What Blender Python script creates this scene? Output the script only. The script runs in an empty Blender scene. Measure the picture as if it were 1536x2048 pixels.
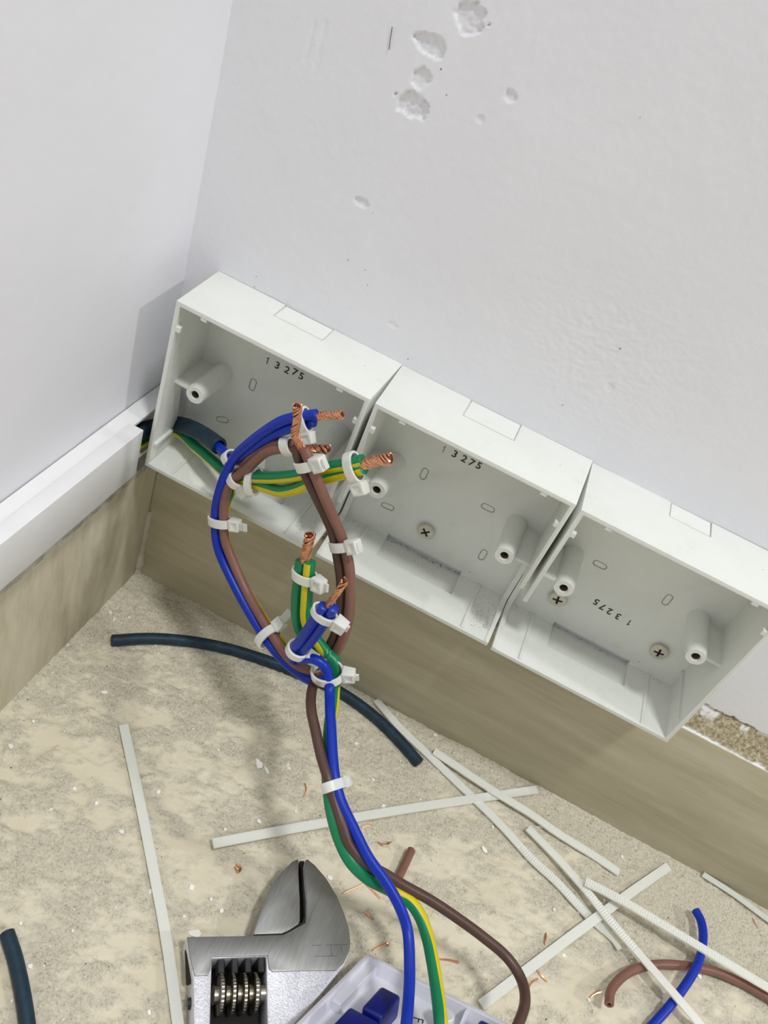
import bpy, bmesh, math, random
import numpy as np
from mathutils import Vector, Matrix

# all modelling below is in millimetres: X along the back wall (left wall at x=0),
# Y into the back wall (room side negative), Z up (floor at z=0); scaled to metres on export
MM = 0.001
scene = bpy.context.scene
col = scene.collection

# ---------------------------------------------------------------- camera
cam = bpy.data.cameras.new('camera'); cam_o = bpy.data.objects.new('camera', cam); col.objects.link(cam_o)
cam.sensor_fit = 'VERTICAL'; cam.sensor_height = 36.0; cam.sensor_width = 27.0
cam.lens = 29.358; cam.clip_start = 0.005; cam.clip_end = 50
_m = Matrix(((0.886229, -0.457469, 0.072933), (0.335531, 0.525342, -0.781943), (0.319400, 0.717452, 0.619069))).to_4x4()
_m.translation = Vector((0.15043, -0.30790, 0.35566))
cam_o.matrix_world = _m
scene.camera = cam_o

# ---------------------------------------------------------------- world, lamps, exposure
world = bpy.data.worlds.new('room_light'); scene.world = world; world.use_nodes = True
bg = world.node_tree.nodes['Background']
bg.inputs['Color'].default_value = (0.97, 0.985, 1.0, 1); bg.inputs['Strength'].default_value = 0.385

def ceiling_lamp(loc, power, size, color):
    l = bpy.data.lights.new('ceiling_downlight', 'AREA'); l.shape = 'DISK'; l.size = size; l.energy = power; l.color = color
    o = bpy.data.objects.new('ceiling_downlight', l); col.objects.link(o)
    o.location = loc; o.rotation_euler = (0, 0, 0)
    return o
ceiling_lamp((0.68, -0.66, 2.5), 26.5, 0.28, (0.99, 0.99, 0.985))
ceiling_lamp((2.9, -0.32, 2.4), 36.0, 0.24, (1.0, 0.99, 0.98))

vs = scene.view_settings
vs.view_transform = 'Standard'; vs.look = 'None'; vs.exposure = 0.0; vs.gamma = 1.0; vs.use_curve_mapping = False

# ---------------------------------------------------------------- materials
def new_mat(name):
    m = bpy.data.materials.new(name); m.use_nodes = True
    return m, m.node_tree, m.node_tree.nodes['Principled BSDF']
def lin(c):
    return tuple(((v/255)/12.92 if v/255 <= 0.04045 else (((v/255)+0.055)/1.055)**2.4) for v in c) + (1.0,)
def N(nt, t, **kw):
    n = nt.nodes.new(t)
    for k, v in kw.items(): setattr(n, k, v)
    return n
def noise(nt, scale, detail=4, rough=0.55, vec=None, dim='3D'):
    n = N(nt, 'ShaderNodeTexNoise'); n.inputs['Scale'].default_value = scale
    n.inputs['Detail'].default_value = detail; n.inputs['Roughness'].default_value = rough
    if vec is not None: nt.links.new(vec, n.inputs['Vector'])
    return n
def ramp(nt, fac, stops):
    r = N(nt, 'ShaderNodeValToRGB'); e = r.color_ramp.elements
    while len(e) > 1: e.remove(e[-1])
    e[0].position = stops[0][0]; e[0].color = stops[0][1]
    for p, c in stops[1:]:
        q = e.new(p); q.color = c
    nt.links.new(fac, r.inputs['Fac']); return r
def bump(nt, bsdf, height, strength, dist):
    b = N(nt, 'ShaderNodeBump'); b.inputs['Strength'].default_value = strength; b.inputs['Distance'].default_value = dist
    nt.links.new(height, b.inputs['Height']); nt.links.new(b.outputs['Normal'], bsdf.inputs['Normal']); return b
def coords(nt, scale=(1, 1, 1), rot=(0, 0, 0)):
    t = N(nt, 'ShaderNodeTexCoord'); m = N(nt, 'ShaderNodeMapping')
    m.inputs['Scale'].default_value = scale; m.inputs['Rotation'].default_value = rot
    nt.links.new(t.outputs['Object'], m.inputs['Vector']); return m.outputs['Vector']

def plain(name, rgb, rough=0.45, metal=0.0, spec=0.5, var=0.0, vscale=200, bmp=0.0, bscale=900, coat=0.0):
    m, nt, b = new_mat(name)
    b.inputs['Roughness'].default_value = rough; b.inputs['Metallic'].default_value = metal
    b.inputs['Specular IOR Level'].default_value = spec; b.inputs['Coat Weight'].default_value = coat
    c = lin(rgb)
    v = coords(nt)
    if var > 0:
        n = noise(nt, vscale, 4, 0.6, v)
        d = tuple(max(0, x*(1-var)) for x in c[:3])+(1,); u = tuple(min(1, x*(1+var)) for x in c[:3])+(1,)
        r = ramp(nt, n.outputs['Fac'], [(0.3, d), (0.7, u)]); nt.links.new(r.outputs['Color'], b.inputs['Base Color'])
    else:
        b.inputs['Base Color'].default_value = c
    if bmp > 0:
        n2 = noise(nt, bscale, 3, 0.5, v); bump(nt, b, n2.outputs['Fac'], bmp, 0.0005)
    return m

M = {}
# white moulded plastic of the boxes, with a little grime in specks and smudges
m, nt, b = new_mat('white_plastic'); v = coords(nt)
n1 = noise(nt, 60, 5, 0.65, v); n2 = noise(nt, 1500, 2, 0.5, v)
r1 = ramp(nt, n1.outputs['Fac'], [(0.25, lin((219, 222, 211))), (0.40, lin((228, 231, 224))), (0.75, lin((232, 234, 229)))])
n3 = noise(nt, 420, 2, 0.4, v)
r2 = ramp(nt, n3.outputs['Fac'], [(0.20, lin((95, 92, 82))), (0.235, (1, 1, 1, 1))])
mx = N(nt, 'ShaderNodeMixRGB', blend_type='MULTIPLY'); mx.inputs['Fac'].default_value = 0.6
nt.links.new(r1.outputs['Color'], mx.inputs['Color1']); nt.links.new(r2.outputs['Color'], mx.inputs['Color2'])
nt.links.new(mx.outputs['Color'], b.inputs['Base Color'])
b.inputs['Roughness'].default_value = 0.42; b.inputs['Specular IOR Level'].default_value = 0.4
b.inputs['Subsurface Weight'].default_value = 0.0
bump(nt, b, n2.outputs['Fac'], 0.06, 0.0004); M['plastic'] = m

M['trunk'] = plain('trunking_plastic', (239, 239, 239), 0.42, var=0.02, vscale=80)
M['plate'] = plain('plate_plastic', (226, 226, 236), 0.35, var=0.02, vscale=90)
M['terminal'] = plain('blue_terminal', (6, 22, 120), 0.4, var=0.1)
M['blue'] = plain('blue_insulation', (0, 46, 170), 0.36, var=0.06, vscale=150, spec=0.4)
M['brown'] = plain('brown_insulation', (130, 90, 77), 0.42, var=0.08, vscale=120)
M['dark_brown'] = plain('dark_brown_insulation', (84, 59, 51), 0.4, var=0.1, vscale=120)
M['green'] = plain('green_insulation', (0, 128, 82), 0.36, var=0.07, vscale=150, bmp=0.1, bscale=500)
M['yellow'] = plain('yellow_insulation', (216, 198, 8), 0.36, var=0.05, vscale=150)
M['sheath'] = plain('black_sheath', (32, 54, 68), 0.5, spec=0.3, var=0.3, vscale=250, bmp=0.2, bscale=700)
M['copper'] = plain('copper_strand', (226, 164, 128), 0.3, metal=0.9, var=0.25, vscale=700)
M['copper_dark'] = plain('copper_gap_shade', (120, 66, 44), 0.5, metal=0.8)  # for the inner tube: shade between the strands put into a darker copper
M['ink'] = plain('black_ink', (62, 62, 62), 0.7)
M['faint_ink'] = plain('faint_ink', (140, 140, 138), 0.7)
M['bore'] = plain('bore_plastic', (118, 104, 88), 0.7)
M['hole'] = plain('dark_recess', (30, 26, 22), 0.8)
M['screw'] = plain('screw_zinc', (206, 200, 184), 0.42, metal=0.45, var=0.12, vscale=600, bmp=0.15)
M['flake'] = plain('paint_flake', (246, 244, 238), 0.7, bmp=0.2)
M['grit_light'] = plain('light_grit', (222, 214, 190), 0.85)
M['grit_dark'] = plain('dark_grit', (72, 64, 52), 0.85)
M['box_dirt'] = plain('box_dirt', (128, 122, 100), 0.9)
M['grout'] = plain('white_grout', (196, 190, 172), 0.85, var=0.1, vscale=150, bmp=0.5, bscale=600)
M['grout_dirty'] = plain('dirty_grout', (176, 174, 164), 0.85, var=0.35, vscale=160, bmp=0.6, bscale=500)
M['stamp'] = plain('stamped_line', (112, 110, 105), 0.5, metal=0.8)
M['dark_steel'] = plain('dark_steel', (70, 70, 72), 0.4, metal=0.9, var=0.2, vscale=400)

# translucent nylon of the cable ties
m, nt, b = new_mat('nylon'); b.inputs['Base Color'].default_value = lin((246, 249, 240))
b.inputs['Roughness'].default_value = 0.35; b.inputs['Transmission Weight'].default_value = 0.22; b.inputs['IOR'].default_value = 1.4
b.inputs['Subsurface Weight'].default_value = 0.35; b.inputs['Subsurface Radius'].default_value = (1.0, 1.0, 0.9); b.inputs['Subsurface Scale'].default_value = 0.002
M['nylon'] = m

# brushed, ground steel face and satin cast surface of the wrench
m, nt, b = new_mat('ground_steel'); v = coords(nt, (2600, 130, 130), (0, 0, -0.45)); n = noise(nt, 1.0, 4, 0.6, v)
r = ramp(nt, n.outputs['Fac'], [(0.3, lin((138, 138, 137))), (0.7, lin((158, 158, 155)))])
nt.links.new(r.outputs['Color'], b.inputs['Base Color']); b.inputs['Metallic'].default_value = 0.85; b.inputs['Roughness'].default_value = 0.46
bump(nt, b, n.outputs['Fac'], 0.15, 0.0002); M['ground'] = m
m, nt, b = new_mat('satin_chrome'); v = coords(nt); n = noise(nt, 1400, 3, 0.7, v)
r = ramp(nt, n.outputs['Fac'], [(0.3, lin((196, 196, 206))), (0.7, lin((244, 244, 250)))])
nt.links.new(r.outputs['Color'], b.inputs['Base Color']); b.inputs['Metallic'].default_value = 0.55; b.inputs['Roughness'].default_value = 0.42
bump(nt, b, n.outputs['Fac'], 0.5, 0.0003); M['satin'] = m
m, nt, b = new_mat('worm_steel'); b.inputs['Base Color'].default_value = lin((178, 172, 158)); b.inputs['Metallic'].default_value = 1.0; b.inputs['Roughness'].default_value = 0.25
M['worm'] = m

# painted plaster
def wall_mat(name, rgb, attr):
    m, nt, b = new_mat(name); v = coords(nt)
    n1 = noise(nt, 9, 4, 0.6, v)
    r1 = ramp(nt, n1.outputs['Fac'], [(0.3, lin(tuple(x-4 for x in rgb))), (0.7, lin(rgb))])
    last = r1.outputs['Color']
    if attr:
        a = N(nt, 'ShaderNodeAttribute', attribute_name='bare')
        nc = noise(nt, 620, 5, 0.75, v)
        rc = ramp(nt, nc.outputs['Fac'], [(0.32, lin((104, 92, 68))), (0.5, lin((162, 150, 120))), (0.68, lin((206, 197, 170)))])
        mxn = N(nt, 'ShaderNodeMixRGB'); nt.links.new(a.outputs['Fac'], mxn.inputs['Fac'])
        nt.links.new(last, mxn.inputs['Color1']); nt.links.new(rc.outputs['Color'], mxn.inputs['Color2']); last = mxn.outputs['Color']
    nt.links.new(last, b.inputs['Base Color'])
    b.inputs['Roughness'].default_value = 0.62; b.inputs['Specular IOR Level'].default_value = 0.3
    n2 = noise(nt, 260, 5, 0.6, v); bump(nt, b, n2.outputs['Fac'], 0.14, 0.0009)
    return m
M['wall_back'] = wall_mat('painted_plaster_back', (239, 239, 243), True)
M['wall_left'] = wall_mat('painted_plaster_left', (237, 237, 242), False)

# stone-look skirting tile with long streaks
def tile_mat(name, scale, rot, dark, mid, light):
    m, nt, b = new_mat(name); v = coords(nt, scale, rot)
    n1 = noise(nt, 1.0, 5, 0.6, v); v2 = coords(nt, tuple(s*3.3 for s in scale), rot); n2 = noise(nt, 1.0, 4, 0.7, v2)
    mixn = N(nt, 'ShaderNodeMath', operation='MULTIPLY_ADD'); mixn.inputs[1].default_value = 0.35
    nt.links.new(n2.outputs['Fac'], mixn.inputs[0]); nt.links.new(n1.outputs['Fac'], mixn.inputs[2])
    r = ramp(nt, mixn.outputs[0], [(0.42, lin(dark)), (0.66, lin(mid)), (0.9, lin(light))])
    nt.links.new(r.outputs['Color'], b.inputs['Base Color'])
    b.inputs['Roughness'].default_value = 0.42; b.inputs['Specular IOR Level'].default_value = 0.35
    bump(nt, b, n2.outputs['Fac'], 0.08, 0.0003); return m
M['tile_back'] = tile_mat('stone_tile_back', (9, 60, 75), (0, 0.09, 0), (170, 162, 136), (189, 181, 154), (204, 197, 172))
M['tile_left'] = tile_mat('stone_tile_left', (60, 70, 14), (0.28, 0, 0), (180, 170, 143), (210, 202, 177), (227, 221, 202))

# dusty floor: smooth tan adhesive film with gritty greyish dust
m, nt, b = new_mat('dusty_floor'); v = coords(nt)
a = N(nt, 'ShaderNodeAttribute', attribute_name='grit')
n1 = noise(nt, 35, 5, 0.6, v); rs = ramp(nt, n1.outputs['Fac'], [(0.3, lin((216, 207, 182))), (0.7, lin((226, 219, 197)))])
n2 = noise(nt, 900, 4, 0.8, v); rg = ramp(nt, n2.outputs['Fac'], [(0.30, lin((148, 139, 117))), (0.45, lin((210, 203, 182))), (0.66, lin((230, 225, 208)))])
mxn = N(nt, 'ShaderNodeMixRGB'); nt.links.new(a.outputs['Fac'], mxn.inputs['Fac'])
nt.links.new(rs.outputs['Color'], mxn.inputs['Color1']); nt.links.new(rg.outputs['Color'], mxn.inputs['Color2'])
nt.links.new(mxn.outputs['Color'], b.inputs['Base Color'])
b.inputs['Roughness'].default_value = 0.75; b.inputs['Specular IOR Level'].default_value = 0.25
mul = N(nt, 'ShaderNodeMath', operation='MULTIPLY'); nt.links.new(n2.outputs['Fac'], mul.inputs[0]); nt.links.new(a.outputs['Fac'], mul.inputs[1])
bump(nt, b, mul.outputs[0], 0.85, 0.0009); M['floor'] = m

# ---------------------------------------------------------------- helpers
def V3(p): return Vector(p)
def tag(o, label=None, cat=None, group=None, kind=None):
    if label: o['label'] = label
    if cat: o['category'] = cat
    if group: o['group'] = group
    if kind: o['kind'] = kind
    return o
def thing(name, loc, label, cat, group=None, rot=None):
    o = bpy.data.objects.new(name, None); col.objects.link(o); o.empty_display_size = 0.005
    o.location = Vector(loc)*MM
    if rot is not None: o.rotation_euler = rot
    o['org'] = tuple(float(c) for c in loc)
    return tag(o, label, cat, group)
def org_of(p):
    while p is not None:
        if p.get('org') is not None: return Vector(p['org'])
        p = p.parent
    return Vector((0, 0, 0))
def add(name, verts, faces, mats, parent=None, local=False, smooth=35, midx=None, origin=None):
    """one mesh object; verts in mm, world coordinates unless local=True (then in the parent thing's frame)"""
    if not isinstance(mats, (list, tuple)): mats = [mats]
    off = Vector((0, 0, 0))
    if parent is not None:
        if not local: off = org_of(parent)
    elif origin is not None: off = Vector(origin)
    me = bpy.data.meshes.new(name)
    me.from_pydata([((x-off.x)*MM, (y-off.y)*MM, (z-off.z)*MM) for x, y, z in verts], [], faces)
    for k in mats: me.materials.append(M[k])
    if midx is not None: me.polygons.foreach_set('material_index', midx)
    me.update()
    if smooth:
        me.polygons.foreach_set('use_smooth', [True]*len(me.polygons))
        me.set_sharp_from_angle(angle=math.radians(smooth))
    o = bpy.data.objects.new(name, me); col.objects.link(o)
    if parent is not None: o.parent = parent
    elif origin is not None: o.location = off*MM
    return o
def add_bm(name, bm, mats, parent=None, local=False, smooth=35, origin=None):
    bm.verts.index_update()
    vs_ = [v.co[:] for v in bm.verts]; fs = [[v.index for v in f.verts] for f in bm.faces]
    mi = [f.material_index for f in bm.faces]; bm.free()
    return add(name, vs_, fs, mats, parent, local, smooth, mi, origin)
def bevel_bm(bm, w, seg=2, ang=30):
    bmesh.ops.recalc_face_normals(bm, faces=bm.faces)
    es = [e for e in bm.edges if len(e.link_faces) == 2 and e.calc_face_angle(0) > math.radians(ang)]
    bmesh.ops.bevel(bm, geom=es, offset=w, segments=seg, profile=0.5, affect='EDGES', clamp_overlap=True)
def hexa(bm, pts):
    """pts: 4 bottom then 4 top corners"""
    vs_ = [bm.verts.new(p) for p in pts]
    for f in ((3, 2, 1, 0), (4, 5, 6, 7), (0, 1, 5, 4), (1, 2, 6, 5), (2, 3, 7, 6), (3, 0, 4, 7)):
        bm.faces.new([vs_[i] for i in f])
    return vs_
def box_bm(x0, x1, y0, y1, z0, z1, bm=None):
    bm = bm or bmesh.new()
    hexa(bm, [(x0, y0, z0), (x1, y0, z0), (x1, y1, z0), (x0, y1, z0), (x0, y0, z1), (x1, y0, z1), (x1, y1, z1), (x0, y1, z1)])
    return bm
def obox_bm(c, ax, ay, az, sx, sy, sz, bm=None):
    bm = bm or bmesh.new(); c = Vector(c); ax = Vector(ax).normalized(); ay = Vector(ay).normalized(); az = Vector(az).normalized()
    P = []
    for k in (-1, 1):
        for i, j in ((-1, -1), (1, -1), (1, 1), (-1, 1)):
            P.append(c+ax*(i*sx/2)+ay*(j*sy/2)+az*(k*sz/2))
    hexa(bm, P); bmesh.ops.recalc_face_normals(bm, faces=bm.faces); return bm
def prism_bm(poly, axis, a, b, bm=None):
    """poly = list of 2-D points extruded along axis ('x': poly is (y,z); 'y': (x,z); 'z': (x,y)) from a to b"""
    bm = bm or bmesh.new()
    def p3(p, t): return {'x': (t, p[0], p[1]), 'y': (p[0], t, p[1]), 'z': (p[0], p[1], t)}[axis]
    A = [bm.verts.new(p3(p, a)) for p in poly]; B = [bm.verts.new(p3(p, b)) for p in poly]
    bm.faces.new(A); bm.faces.new(B[::-1]); n = len(poly)
    for i in range(n): bm.faces.new((A[i], B[i], B[(i+1) % n], A[(i+1) % n]))
    bmesh.ops.recalc_face_normals(bm, faces=bm.faces); return bm
def tmp_obj(bm):
    me = bpy.data.meshes.new('tmp'); bm.to_mesh(me); bm.free(); o = bpy.data.objects.new('tmp', me); col.objects.link(o); return o
def carve(bm, cutters, bevel=0.0, seg=2):
    """subtract the cutter meshes from bm (all mm), bevel sharp edges, return a bmesh; nothing is left in the scene"""
    o = tmp_obj(bm); cs = [tmp_obj(c) for c in cutters]
    for c in cs:
        md = o.modifiers.new('b', 'BOOLEAN'); md.operation = 'DIFFERENCE'; md.solver = 'EXACT'; md.object = c
    if bevel > 0:
        md = o.modifiers.new('v', 'BEVEL'); md.width = bevel; md.segments = seg; md.limit_method = 'ANGLE'; md.angle_limit = math.radians(35)
        md.use_clamp_overlap = True
    dg = bpy.context.evaluated_depsgraph_get(); dg.update()
    ev = o.evaluated_get(dg); me = bpy.data.meshes.new_from_object(ev)
    out = bmesh.new(); out.from_mesh(me); bpy.data.meshes.remove(me)
    for x in [o]+cs:
        d = x.data; bpy.data.objects.remove(x); bpy.data.meshes.remove(d)
    for f in out.faces: f.material_index = 0
    return out
def spline(pts, step=1.2):
    """centripetal-like Catmull-Rom through the points, resampled to an even step"""
    P = [Vector(p) for p in pts]
    P = [P[0]*2-P[1]]+P+[P[-1]*2-P[-2]]
    dense = []
    for i in range(1, len(P)-2):
        p0, p1, p2, p3 = P[i-1], P[i], P[i+1], P[i+2]
        t0 = 0; t1 = t0+max(1e-4, (p1-p0).length)**.5; t2 = t1+max(1e-4, (p2-p1).length)**.5; t3 = t2+max(1e-4, (p3-p2).length)**.5
        for k in range(24):
            t = t1+(t2-t1)*k/24
            A1 = p0*((t1-t)/(t1-t0))+p1*((t-t0)/(t1-t0)); A2 = p1*((t2-t)/(t2-t1))+p2*((t-t1)/(t2-t1)); A3 = p2*((t3-t)/(t3-t2))+p3*((t-t2)/(t3-t2))
            B1 = A1*((t2-t)/(t2-t0))+A2*((t-t0)/(t2-t0)); B2 = A2*((t3-t)/(t3-t1))+A3*((t-t1)/(t3-t1))
            dense.append(B1*((t2-t)/(t2-t1))+B2*((t-t1)/(t2-t1)))
    dense.append(P[-2])
    L = [0]
    for a, b_ in zip(dense, dense[1:]): L.append(L[-1]+(b_-a).length)
    n = max(2, int(L[-1]/step)); out = []; j = 0
    for k in range(n+1):
        s = L[-1]*k/n
        while j < len(L)-2 and L[j+1] < s: j += 1
        f_ = (s-L[j])/max(1e-9, L[j+1]-L[j]); out.append(dense[j].lerp(dense[j+1], min(1, f_)))
    return out
def frames(path, up=None):
    T = []
    for i in range(len(path)):
        a = path[max(0, i-1)]; b_ = path[min(len(path)-1, i+1)]; T.append((b_-a).normalized())
    n = (up or Vector((0.3, -0.8, 0.5))); n = (n-T[0]*n.dot(T[0])).normalized(); out = []
    for i, t in enumerate(T):
        if up is not None: n = up-t*up.dot(t)
        else: n = n-t*n.dot(t)
        n.normalize(); out.append((t, n.copy(), t.cross(n)))
    return out
def tube(path, r, n=14, stripe=None, twist=0.0, hollow=0.0, phase=0.0, sdir=None):
    """verts, faces, material indices. stripe=(start,end) angle range for material 1. hollow>0: open ends show a bore"""
    fr = frames(path); vs_, fs, mi = [], [], []
    if sdir is not None:                       # turn the frame so that the stripe faces the wanted side along the wire
        L_ = len(path)-1; nf_ = []
        for i, (t, u, w) in enumerate(fr):
            q = i/L_; k = 0
            while k < len(sdir)-2 and sdir[k+1][0] < q: k += 1
            (q0, d0), (q1, d1) = sdir[k], sdir[k+1]; e = min(1, max(0, (q-q0)/max(1e-6, q1-q0))); e = e*e*(3-2*e)
            d = Vector(d0).lerp(Vector(d1), e); d = d-t*d.dot(t)
            if d.length < 1e-4: d = u
            d.normalize(); nf_.append((t, d, t.cross(d)))
        fr = nf_
    for i, (p, (t, u, w)) in enumerate(zip(path, fr)):
        for k in range(n):
            a = 2*math.pi*k/n+phase+twist*i
            vs_.append(p+u*(r*math.cos(a))+w*(r*math.sin(a)))
    for i in range(len(path)-1):
        for k in range(n):
            fs.append((i*n+k, i*n+(k+1) % n, (i+1)*n+(k+1) % n, (i+1)*n+k))
            mi.append(1 if stripe and min(k, n-1-k) < stripe else 0)
    for end in (0, len(path)-1):
        base = end*n; sgn = -1 if end == 0 else 1; t, u, w = fr[end]; p = path[end]
        rings = [(r*0.8, 0.35)] if hollow <= 0 else [(r*0.86, 0.3), (r*hollow, 0.3), (r*hollow, -3.0)]
        prev = list(range(base, base+n))
        for rr, dz in rings:
            cur = []
            for k in range(n):
                a = 2*math.pi*k/n+phase+twist*end
                vs_.append(p+t*(sgn*dz)+u*(rr*math.cos(a))+w*(rr*math.sin(a))); cur.append(len(vs_)-1)
            for k in range(n):
                f_ = (prev[k], prev[(k+1) % n], cur[(k+1) % n], cur[k]); fs.append(f_ if sgn > 0 else f_[::-1]); mi.append(0)
            prev = cur
        fs.append(tuple(prev) if sgn > 0 else tuple(prev[::-1])); mi.append(0)
    return [v[:] for v in vs_], fs, mi

# numpy value noise used for plaster and floor relief
def vnoise(x, y, seed):
    rs_ = np.random.RandomState(seed); tab = rs_.rand(256, 256)
    xi = np.floor(x).astype(int); yi = np.floor(y).astype(int); fx = x-xi; fy = y-yi
    fx = fx*fx*(3-2*fx); fy = fy*fy*(3-2*fy)
    g = lambda i, j: tab[(xi+i) % 256, (yi+j) % 256]
    return (g(0, 0)*(1-fx)+g(1, 0)*fx)*(1-fy)+(g(0, 1)*(1-fx)+g(1, 1)*fx)*fy
def fbm(x, y, seed, oct_=4):
    s = 0; a = 0.5; tot = 0
    for k in range(oct_):
        s = s+a*vnoise(x*2**k+17.3*k, y*2**k+5.1*k, seed+k); tot += a; a *= 0.55
    return s/tot
def sstep(a, b_, x):
    t = np.clip((x-a)/(b_-a), 0, 1); return t*t*(3-2*t)
def grid_obj(name, U, Vv, pos, mat, attr=None, kind='structure'):
    nu, nv = len(U), len(Vv); u, w = np.meshgrid(U, Vv, indexing='ij')
    P, A = pos(u, w)
    co = np.stack([c.ravel() for c in P], 1)*MM
    idx = np.arange(nu*nv).reshape(nu, nv)
    q = np.stack([idx[:-1, :-1], idx[1:, :-1], idx[1:, 1:], idx[:-1, 1:]], -1).reshape(-1, 4)
    me = bpy.data.meshes.new(name); me.vertices.add(len(co)); me.vertices.foreach_set('co', co.ravel().astype(np.float32))
    me.loops.add(q.size); me.loops.foreach_set('vertex_index', q.ravel().astype(np.int32))
    me.polygons.add(len(q)); me.polygons.foreach_set('loop_start', np.arange(0, q.size, 4, dtype=np.int32))
    me.polygons.foreach_set('loop_total', np.full(len(q), 4, dtype=np.int32))
    me.update(calc_edges=True); me.validate()
    me.polygons.foreach_set('use_smooth', np.ones(len(q), dtype=bool))
    if attr:
        at = me.attributes.new(attr, 'FLOAT', 'POINT'); at.data.foreach_set('value', A.ravel().astype(np.float32))
    me.materials.append(M[mat]); o = bpy.data.objects.new(name, me); col.objects.link(o)
    if kind: o['kind'] = kind
    return o

# ---------------------------------------------------------------- structure: floor
RIDGES = [((115.6,-55.2,0.0)[:2], (127.0,-93.7,0.0)[:2], 1.6), ((70.2,-75.9,0.0)[:2], (45.8,-83.7,0.0)[:2], 0.9), ((91.3,-201.7,0.0)[:2], (106.4,-210.3,0.0)[:2], -0.8), ((224.7,-43.7,0.0)[:2], (239.4,-76.0,0.0)[:2], 0.8), ((111.4,-117.3,0.0)[:2], (103.6,-80.6,0.0)[:2], 0.7)]
def floor_fields(x, y):
    sm = fbm((x+0.5*y)/24+3, (y-0.4*x)/11+9, 11, 5)*0.62+fbm(x/5, y/3.2, 21, 4)*0.38          # where dust lies / where film shows
    near = np.exp(-np.minimum(-y-9, 0+x*0+60)/28.0)*0.22+np.exp(-np.clip(x-10, 0, 400)/26.0)*0.18*np.exp(-np.clip(-y, 0, 400)/90)
    far = 0.10*sstep(0, 1, (y+120)/110)
    grit = sstep(0.38, 0.62, sm+near+far-0.03)
    h = (fbm(x/40, y/40, 5, 3)-0.5)*1.6
    h = h+grit*(0.55+(fbm(x/1.6, y/1.6, 31, 2)-0.5)*1.7+(fbm(x/5, y/5, 41, 3)-0.5)*1.2)
    # ragged edges of torn adhesive layers
    lay = fbm(x/18+40, y/10+2, 71, 4); h = h+0.75*sstep(0.5, 0.515, lay)
    lay2 = fbm(x/8+10, y/5+30, 81, 4); h = h+0.45*grit*sstep(0.55, 0.57, lay2)
    for (ax_, ay_), (bx_, by_), hh_ in RIDGES:
        dx_, dy_ = bx_-ax_, by_-ay_; L_ = math.hypot(dx_, dy_); s_ = ((x-ax_)*dx_+(y-ay_)*dy_)/L_; d_ = ((x-ax_)*dy_-(y-ay_)*dx_)/L_+1.2*(vnoise(x/4, y/4, 91)-0.5)
        win = np.clip((s_+3)/6, 0, 1)*np.clip((L_+3-s_)/6, 0, 1)
        h = h+hh_*win*sstep(-0.5, 0.5, d_)*np.exp(-np.clip(d_, 0, 99)/9.0)
    # dust heaped against the skirting
    heap = np.exp(-np.clip(-y-9, 0, 999)/5.0)*(1.2+2.6*fbm(x/9, y/9, 51, 3))+np.exp(-np.clip(x-10, 0, 999)/4.0)*(0.8+1.6*fbm(x/9, y/9, 61, 3))
    return h*0.6+heap*0.6-0.6, np.clip(grit+heap*0.25, 0, 1)
def floor_h(x, y):
    h, g = floor_fields(np.array([[float(x)]]), np.array([[float(y)]])); return float(h[0, 0])
def floor_pos(x, y):
    h, g = floor_fields(x, y); return (x, y, h), g
Ux = np.concatenate([np.arange(-12, 420, 0.75), np.arange(420, 1500, 30)])
Uy = np.concatenate([np.arange(-1500, -250, 30), np.arange(-250, 14, 0.75)])
grid_obj('floor', Ux, Uy, floor_pos, 'floor', 'grit')

# ---------------------------------------------------------------- structure: walls
PITS = [((81.3,0.0,311.2), 5.2, 4.4), ((71.5,0.0,299.6), 6.4, 3.4), ((72.1,0.0,288.5), 3.2, 3.4), ((72.7,0.0,279.9), 6.2, 4.2), ((103.4,0.0,295.6), 2.2, 2.0),
        ((65.6,0.0,240.7), 2.9, 1.9), ((97.0,0.0,285.2), 1.6, 1.2), ((182.3,0.0,217.6), 1.6, 1.9), ((93.9,0.0,200.6), 2.2, 1.0), ((34.3,0.0,283.9), 1.2, 9.0), ((30.0,0.0,283.8), 1.0, 8.0)]
PITD = [1.1, 1.2, 0.9, 1.2, 0.6, 0.55, 0.3, 0.25, 0.25, 0.14, 0.14]
ROUGH = (175.4,0.0,227.0)
def wall_back_pos(x, z):
    y = (fbm(x/55, z/55, 101, 3)-0.5)*1.0+(fbm(x/3.0, z/3.0, 111, 3)-0.5)*0.10
    rough = np.exp(-(((x-ROUGH[0])/38)**2+((z-ROUGH[2])/30)**2))
    y = y+rough*(fbm(x/1.7, z/1.1, 121, 3)-0.5)*0.34
    for (p, a, b_), d in zip(PITS, PITD):
        q = ((x-p[0])/a)**2+((z-p[2])/b_)**2
        q = q*(0.35+1.3*fbm(x/2.4+p[0], z/2.4, 131, 3))
        y = y+d*(1-sstep(0.80, 0.96, q))*(0.55+0.9*fbm(x/1.2, z/1.2, 141, 3))
    edge = 97.0+(x-300)*0.06+3.2*(fbm(x/9, z*0+3, 151, 4)-0.5)+1.5*(fbm(x/2, z/2, 161, 2)-0.5)
    low = 1-sstep(edge-0.6, edge+0.4, z)
    white = sstep(2.8, 1.2, (z-86)+3.5*(fbm(x/6, z/6, 171, 3)-0.5))*1.0
    white = 1-sstep(1.0, 1.8, (z-86)+3.0*(fbm(x/6, z/6, 171, 3)-0.5))
    blot = sstep(0.60, 0.66, fbm(x/4, z/4, 181, 3))
    y = y+low*(2.2+(fbm(x/1.6, z/1.6, 191, 3)-0.5)*2.2)-low*white*1.6
    bare = low*(1-white)*(1-0.8*blot)
    yy = y.copy()
    xl = -1.3*np.clip((z-178)/107, 0, 1)*(x < 1)
    return (x+xl, yy, z), bare
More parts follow.
